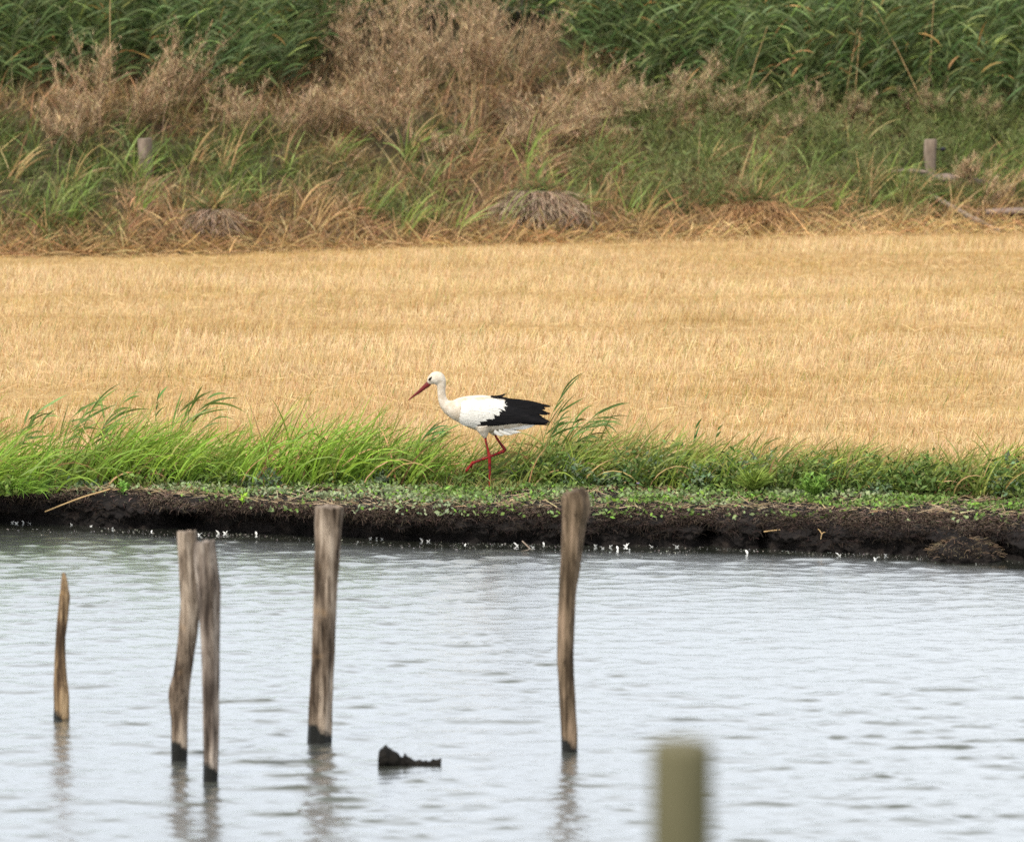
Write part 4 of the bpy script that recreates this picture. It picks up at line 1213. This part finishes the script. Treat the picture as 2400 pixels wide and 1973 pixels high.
A = Acc(); N = 3300
X = U((2060 - 1200) / 182.0, (2420 - 1200) / 180.0, N); dd = U(0.3, 2.3, N)
dd = np.where((X > (2140 - 1200) / 181.0) & (X < (2375 - 1200) / 181.0), .95 + dd * .22, dd); Ys = foot_y(X) + dd
c = jit(mixc((0.10, 0.15, 0.04), (0.30, 0.21, 0.10), np.clip(1.1 - dd * .6 + U(-.4, .4, N), 0, 1)), .4, N)
ribbons(A, np.stack([X, Ys, dike_z(X, Ys) - .03], 1), U(0, 2 * PI, N), U(.05, .8, N), U(.2, 1.6, N), U(.18, .55, N), U(.006, .016, N), U(0, PI, N), c * .85, c * 1.1, 5)  # weak painted shading: colour drops toward each blade's base
A.build('fence_weeds', M['grass'], kind='stuff', label='mixed dry and green grass overgrowing the old fence on the dike', cat='grass')

# ------------------------------------------------------------------ the stork
sp0 = ground(1148, 1147, 0.0)
QS = 560.0 / 2112 / FPX * math.hypot(sp0.y, HC)          # metres for one unit of the study drawing
stork = empty('stork', sp0, 'white stork with black flight feathers striding on one red leg along the grassy bank', 'stork')


def S(x_, y_, depth=0.0): return Vector(((x_ - 860) * QS, depth, (1236 - y_) * QS))


SP = [(318, 292, 16, 14), (330, 280, 30, 25), (350, 262, 47, 38), (380, 248, 59, 46), (408, 252, 60, 46), (428, 278, 48, 38), (434, 310, 40, 35), (434, 350, 36, 33), (436, 395, 36, 33), (444, 435, 39, 37), (466, 478, 50, 46),
      (508, 508, 72, 62), (560, 522, 98, 80), (620, 530, 122, 95), (700, 543, 146, 110), (780, 556, 160, 118), (860, 568, 160, 118), (940, 580, 148, 108), (1020, 592, 126, 94), (1100, 603, 96, 76), (1180, 615, 62, 54), (1260, 630, 30, 32), (1300, 638, 12, 20)]
V, F = [], []
NS = 26
# smooth resample of the spine
tt_ = np.arange(len(SP)); ti_ = np.linspace(0, len(SP) - 1, 90)
SPa = np.array(SP, float)


def cat_rom(col):
    y_ = SPa[:, col]; out = []
    for t_ in ti_:
        i = min(int(t_), len(SP) - 2); f_ = t_ - i
        p0, p1, p2, p3 = y_[max(i - 1, 0)], y_[i], y_[i + 1], y_[min(i + 2, len(SP) - 1)]
        out.append(0.5 * ((2 * p1) + (-p0 + p2) * f_ + (2 * p0 - 5 * p1 + 4 * p2 - p3) * f_ ** 2 + (-p0 + 3 * p1 - 3 * p2 + p3) * f_ ** 3))
    return np.array(out)


sxs, sys_, srv, srw = [cat_rom(i) for i in range(4)]
for i in range(90):
    c_ = S(sxs[i], sys_[i]); a = S(sxs[max(i - 1, 0)], sys_[max(i - 1, 0)]); b2 = S(sxs[min(i + 1, 89)], sys_[min(i + 1, 89)])
    tn = (b2 - a).normalized(); nn = Vector((-tn.z, 0, tn.x))
    for k in range(NS):
        an = 2 * PI * k / NS
        V.append(c_ + nn * (srv[i] * QS * math.cos(an)) + Vector((0, srw[i] * QS * math.sin(an), 0)))
for i in range(89):
    for k in range(NS):
        F.append((i * NS + k, i * NS + (k + 1) % NS, (i + 1) * NS + (k + 1) % NS, (i + 1) * NS + k))
F.append(tuple(range(NS))[::-1]); F.append(tuple(89 * NS + k for k in range(NS)))
me = bpy.data.meshes.new('body0'); me.from_pydata(V, [], F)
bm = bmesh.new(); bm.from_mesh(me)


def add_tube(pts, radii, sides=12):
    t_ = tube_mesh('t', pts, radii, sides)
    bm.from_mesh(t_)
    bpy.data.meshes.remove(t_)


yn, yfz = -0.045, 0.045        # near and far leg
# feathered thighs
add_tube([S(800, 660, yn), S(806, 700, yn), S(814, 740, yn), S(820, 772, yn)], [70 * QS, 58 * QS, 34 * QS, 14 * QS], 16)
add_tube([S(870, 660, yfz), S(882, 700, yfz), S(896, 738, yfz), S(904, 760, yfz)], [74 * QS, 58 * QS, 30 * QS, 13 * QS], 16)
LEG = [([S(818, 755, yn), S(826, 800, yn), S(840, 860, yn), S(850, 905, yn), S(858, 935, yn), S(859, 960, yn), S(860, 1050, yn), S(861, 1140, yn), S(862, 1226, yn)], [9.5, 10.5, 10.5, 13, 18, 15, 12, 12, 13]),
       ([S(902, 745, yfz), S(920, 785, yfz), S(955, 835, yfz), S(980, 868, yfz), S(996, 890, yfz), S(975, 905, yfz), S(930, 922, yfz), S(860, 948, yfz * .5), S(790, 972, yfz * .5), S(730, 995, yfz * .5), S(700, 1005, yfz * .5)], [10, 11, 12, 15, 18, 17, 14, 12, 12, 13, 16])]
# toes of the lifted foot hang together; toes of the standing foot are spread on the ground
for dx, dy, ln in ((-62, 90, 0), (-50, 84, .012), (-44, 76, -.012), (-8, 56, .005)):
    LEG.append(([S(704, 1003, yfz * .5), S(704 + dx * .5, 1003 + dy * .38, yfz * .5 + ln * .6), S(704 + dx * .85, 1003 + dy * .75, yfz * .5 + ln), S(704 + dx, 1003 + dy, yfz * .5 + ln)], [11, 9.5, 8, 4]))
for ax, ay in ((-88, -.01), (-72, -.055), (-66, .045), (34, .01)):
    LEG.append(([S(862, 1222, yn), S(862 + ax * .4, 1228, yn + ay * .4), S(862 + ax * .8, 1232, yn + ay * .8), S(862 + ax, 1234, yn + ay)], [11, 8.5, 7.5, 4]))
for pts, rr_ in LEG:
    add_tube(pts, [r_ * QS for r_ in rr_], 12)
me2 = bpy.data.meshes.new('body1'); bm.to_mesh(me2); bm.free()
tmp = bpy.data.objects.new('tmp', me2); COL.objects.link(tmp)
md = tmp.modifiers.new('r', 'REMESH'); md.mode = 'VOXEL'; md.voxel_size = 0.0034
md2 = tmp.modifiers.new('s', 'SMOOTH'); md2.iterations = 3; md2.factor = 0.5
dg = bpy.context.evaluated_depsgraph_get()
bme = bpy.data.meshes.new_from_object(tmp.evaluated_get(dg))
bpy.data.objects.remove(tmp, do_unlink=True)
bme.name = 'body'
nP = len(bme.polygons)
cen = np.zeros(nP * 3); bme.polygons.foreach_get('center', cen); cen = cen.reshape(-1, 3)
vco = np.zeros(len(bme.vertices) * 3); bme.vertices.foreach_get('co', vco); vco = vco.reshape(-1, 3)
dmin = np.full(nP, 9.0)
for pts, rr_ in LEG:
    for i in range(len(pts) - 1):
        a_, b_ = np.array(pts[i]), np.array(pts[i + 1]); ab = b_ - a_
        t_ = np.clip(((cen - a_) @ ab) / (ab @ ab), 0, 1)
        dmin = np.minimum(dmin, np.linalg.norm(cen - (a_ + t_[:, None] * ab), axis=1) - (rr_[i] * (1 - t_) + rr_[i + 1] * t_) * QS)
leg_face = (dmin < 0.004) & (cen[:, 2] < (1236 - 756) * QS)
bme.materials.clear()
body = link('body', bme, stork, [M['feather_body'], M['leg']], True)
bme.polygons.foreach_set('material_index', leg_face.astype(np.int32))
# bill
bp = [S(330, 288), S(322, 296), S(290, 322), S(240, 365), S(190, 404), S(160, 428), S(137, 447)]
me = tube_mesh('bill', bp, [x_ * QS for x_ in (20, 25, 21, 15, 9.5, 6, 1.5)], 14, 0.03, 20)
for v in me.vertices: v.co.y *= 0.62
link('bill', me, stork, M['bill'], True)


def body_half(x_):
    return np.interp(x_, sxs[20:], sys_[20:]), np.interp(x_, sxs[20:], srv[20:]), np.interp(x_, sxs[20:], srw[20:])


def wing_y(x_, y_, extra=10):
    c_, rv, rw = body_half(x_)
    t_ = min(abs((y_ - c_) / max(rv, 1)), 0.96)
    return -(rw * math.sqrt(1 - t_ * t_) + extra) * QS


def feather_mesh(name, p0, p1, w, lift0, lift1, curve=0.0, nseg=7, side=-1, curl=0.0, ragged=0.0):
    """a single vane, ridge along the shaft, rounded tip; p0,p1 in drawing units"""
    V_, F_ = [], []
    d = np.array([p1[0] - p0[0], p1[1] - p0[1]], float); Ln = np.hypot(*d); d /= Ln
    nrm = np.array([-d[1], d[0]])
    for i in range(nseg + 1):
        s_ = i / nseg
        mid = np.array(p0) + d * Ln * s_ + nrm * curve * math.sin(PI * s_) + nrm * curl * s_ ** 3
        ww = w * (0.55 + 0.45 * min(1, s_ * 3)) * (1 - max(0, (s_ - 0.5) / 0.5) ** 1.7 * 0.93) * (1 + ragged * random.uniform(-1, 1))
        ex = lift0 + (lift1 - lift0) * s_
        for e_ in (-.5, 0, .5):
            q_ = mid + nrm * ww * e_
            yy = wing_y(mid[0], mid[1], ex + (3 if e_ == 0 else 0))
            y2 = wing_y(q_[0], q_[1], ex)
            yv = 0.5 * (yy + y2) if e_ else yy
            V_.append(S(q_[0], q_[1], yv if side < 0 else -yv))
    for i in range(nseg):
        for k in (0, 1):
            a_ = i * 3 + k
            F_.append((a_, a_ + 1, a_ + 4, a_ + 3))
    me_ = bpy.data.meshes.new(name); me_.from_pydata(V_, [], F_); me_.update()
    return me_


B0 = np.array([(768, 640), (800, 612), (835, 590), (870, 572), (905, 556), (945, 530), (985, 502), (1015, 480), (1038, 462), (1050, 448)], float)
B1 = np.array([(1060, 640), (1150, 632), (1230, 628), (1300, 636), (1360, 655), (1390, 640), (1325, 585), (1390, 566), (1310, 522), (1394, 496)], float)
for side in (-1, 1):
    # white shoulder and covert feathers: one plumage part
    bmw = bmesh.new()
    rr_ = random.Random(5)
    rowsn = 15
    for ri in range(rowsn):
        f_ = 1 - ri / (rowsn - 1)                       # back rows first, front rows on top
        for qi in range(15):
            g_ = qi / 14
            # lower edge -> upper edge of the white shield
            fx0, fy0 = 596 + 26 * g_, 628 - 190 * g_                     # front of the wing
            bi = g_ * (len(B0) - 1); i0 = min(int(bi), len(B0) - 2)
            bx, by = B0[i0] + (B0[i0 + 1] - B0[i0]) * (bi - i0)
            bx, by = bx - 80 + 48 * g_, by - 6
            x_ = fx0 + (bx - fx0) * f_ + rr_.uniform(-10, 10); y_ = fy0 + (by - fy0) * f_ + rr_.uniform(-8, 8)
            L_ = rr_.uniform(55, 85); an = rr_.uniform(0.18, 0.55)
            if y_ < 412 or (g_ > .85 and f_ > .9): continue
            fm_ = feather_mesh('c', (x_, y_), (x_ + L_ * math.cos(an), y_ + L_ * math.sin(an)), rr_.uniform(28, 42), 10 + 9 * (1 - f_), 11.5 + 9 * (1 - f_), 0, 4, side)
            bmw.from_mesh(fm_); bpy.data.meshes.remove(fm_)
    wme = bpy.data.meshes.new('wing'); bmw.to_mesh(wme); bmw.free()
    wing = link('wing', wme, stork, M['feather_white'], True)
    NFL = 19
    for i in range(NFL):
        f_ = i / (NFL - 1) * (len(B0) - 1); i0 = min(int(f_), len(B0) - 2); t_ = f_ - i0
        p0 = B0[i0] * (1 - t_) + B0[i0 + 1] * t_; p1 = B1[i0] * (1 - t_) + B1[i0 + 1] * t_
        d_ = p1 - p0; p0 = p0 - d_ / np.hypot(*d_) * 45
        j_ = np.array([random.uniform(-10, 10), random.uniform(-5, 5)])
        link('flight_feather', feather_mesh('flight_feather', p0, p1 + j_, random.uniform(40, 52), 6 + i * .35, 9 + i * .5, random.uniform(-6, 4), 9, side, 0, .04), wing, M['feather_black'], True)
    for (p0, p1, w_, l0, l1) in (((1000, 605), (1388, 652), 34, 5, 7), ((1040, 612), (1376, 664), 28, 3, 5), ((1020, 570), (1380, 625), 50, 10, 12), ((1030, 520), (1392, 560), 46, 13, 15), ((1045, 490), (1350, 520), 46, 14, 17), ((1050, 470), (1300, 492), 36, 14, 16), ((1060, 462), (1398, 494), 26, 14, 14), ((960, 560), (1250, 590), 60, 11, 13), ((860, 600), (1150, 610), 60, 9, 12)):
        link('flight_feather', feather_mesh('flight_feather', p0, p1, w_, l0, l1, random.uniform(-4, 4), 9, side, 0, .05), wing, M['feather_black'], True)
    # scapulars lifted by the wind
    for (p0, p1, w_, cu, cl_) in (((868, 408), (1012, 402), 15, 8, -24), ((890, 416), (1068, 436), 12, -3, 6)):
        link('flight_feather', feather_mesh('flight_feather', p0, p1, w_, 8, 12, cu, 9, side, cl_, .05), wing, M['feather_black'], True)
# white tail and under-tail plumes
for (p0, p1, w_, dep) in (((1080, 640), (1300, 650), 40, -.012), ((1090, 630), (1330, 648), 34, .0), ((1080, 640), (1290, 655), 36, .014), ((980, 690), (1135, 722), 34, -.03), ((960, 700), (1100, 735), 30, -.01), ((990, 680), (1190, 690), 36, .02), ((940, 700), (1060, 742), 28, -.045), ((900, 705), (985, 748), 30, -.05), ((1040, 672), (1240, 672), 40, -.02)):
    V_, F_ = [], []
    d = np.array([p1[0] - p0[0], p1[1] - p0[1]], float); Ln = np.hypot(*d); d /= Ln; nrm = np.array([-d[1], d[0]])
    for i in range(8):
        s_ = i / 7; mid = np.array(p0) + d * Ln * s_ + nrm * 8 * math.sin(PI * s_)
        ww = w_ * (1 - .93 * max(0, (s_ - .5) / .5) ** 1.6)
        for e_ in (-.5, 0, .5):
            q_ = mid + nrm * ww * e_; V_.append(S(q_[0], q_[1], dep - (.004 if e_ == 0 else 0) - .02 * (1 - s_)))
    for i in range(7):
        for k in (0, 1): F_.append((i * 3 + k, i * 3 + k + 1, i * 3 + k + 4, i * 3 + k + 3))
    me_ = bpy.data.meshes.new('tail_feather'); me_.from_pydata(V_, [], F_)
    link('tail_feather', me_, stork, M['feather_white'], True)
# eye in its black streak
for side in (-1, 1):
    bm = bmesh.new(); bmesh.ops.create_uvsphere(bm, u_segments=16, v_segments=10, radius=1)
    for v in bm.verts:
        x_, y_, z_ = v.co
        taper = 1 - .35 * x_
        v.co = Vector((x_ * 24 * QS, y_ * 6 * QS, z_ * 9.5 * QS * taper))
    bmesh.ops.rotate(bm, verts=bm.verts, cent=(0, 0, 0), matrix=Matrix.Rotation(-0.82, 3, 'Y'))
    me = bpy.data.meshes.new('eye'); bm.to_mesh(me); bm.free()
    e = link('eye', me, stork, M['eye_skin'], True)
    e.location = S(337, 247, side * 36 * QS)
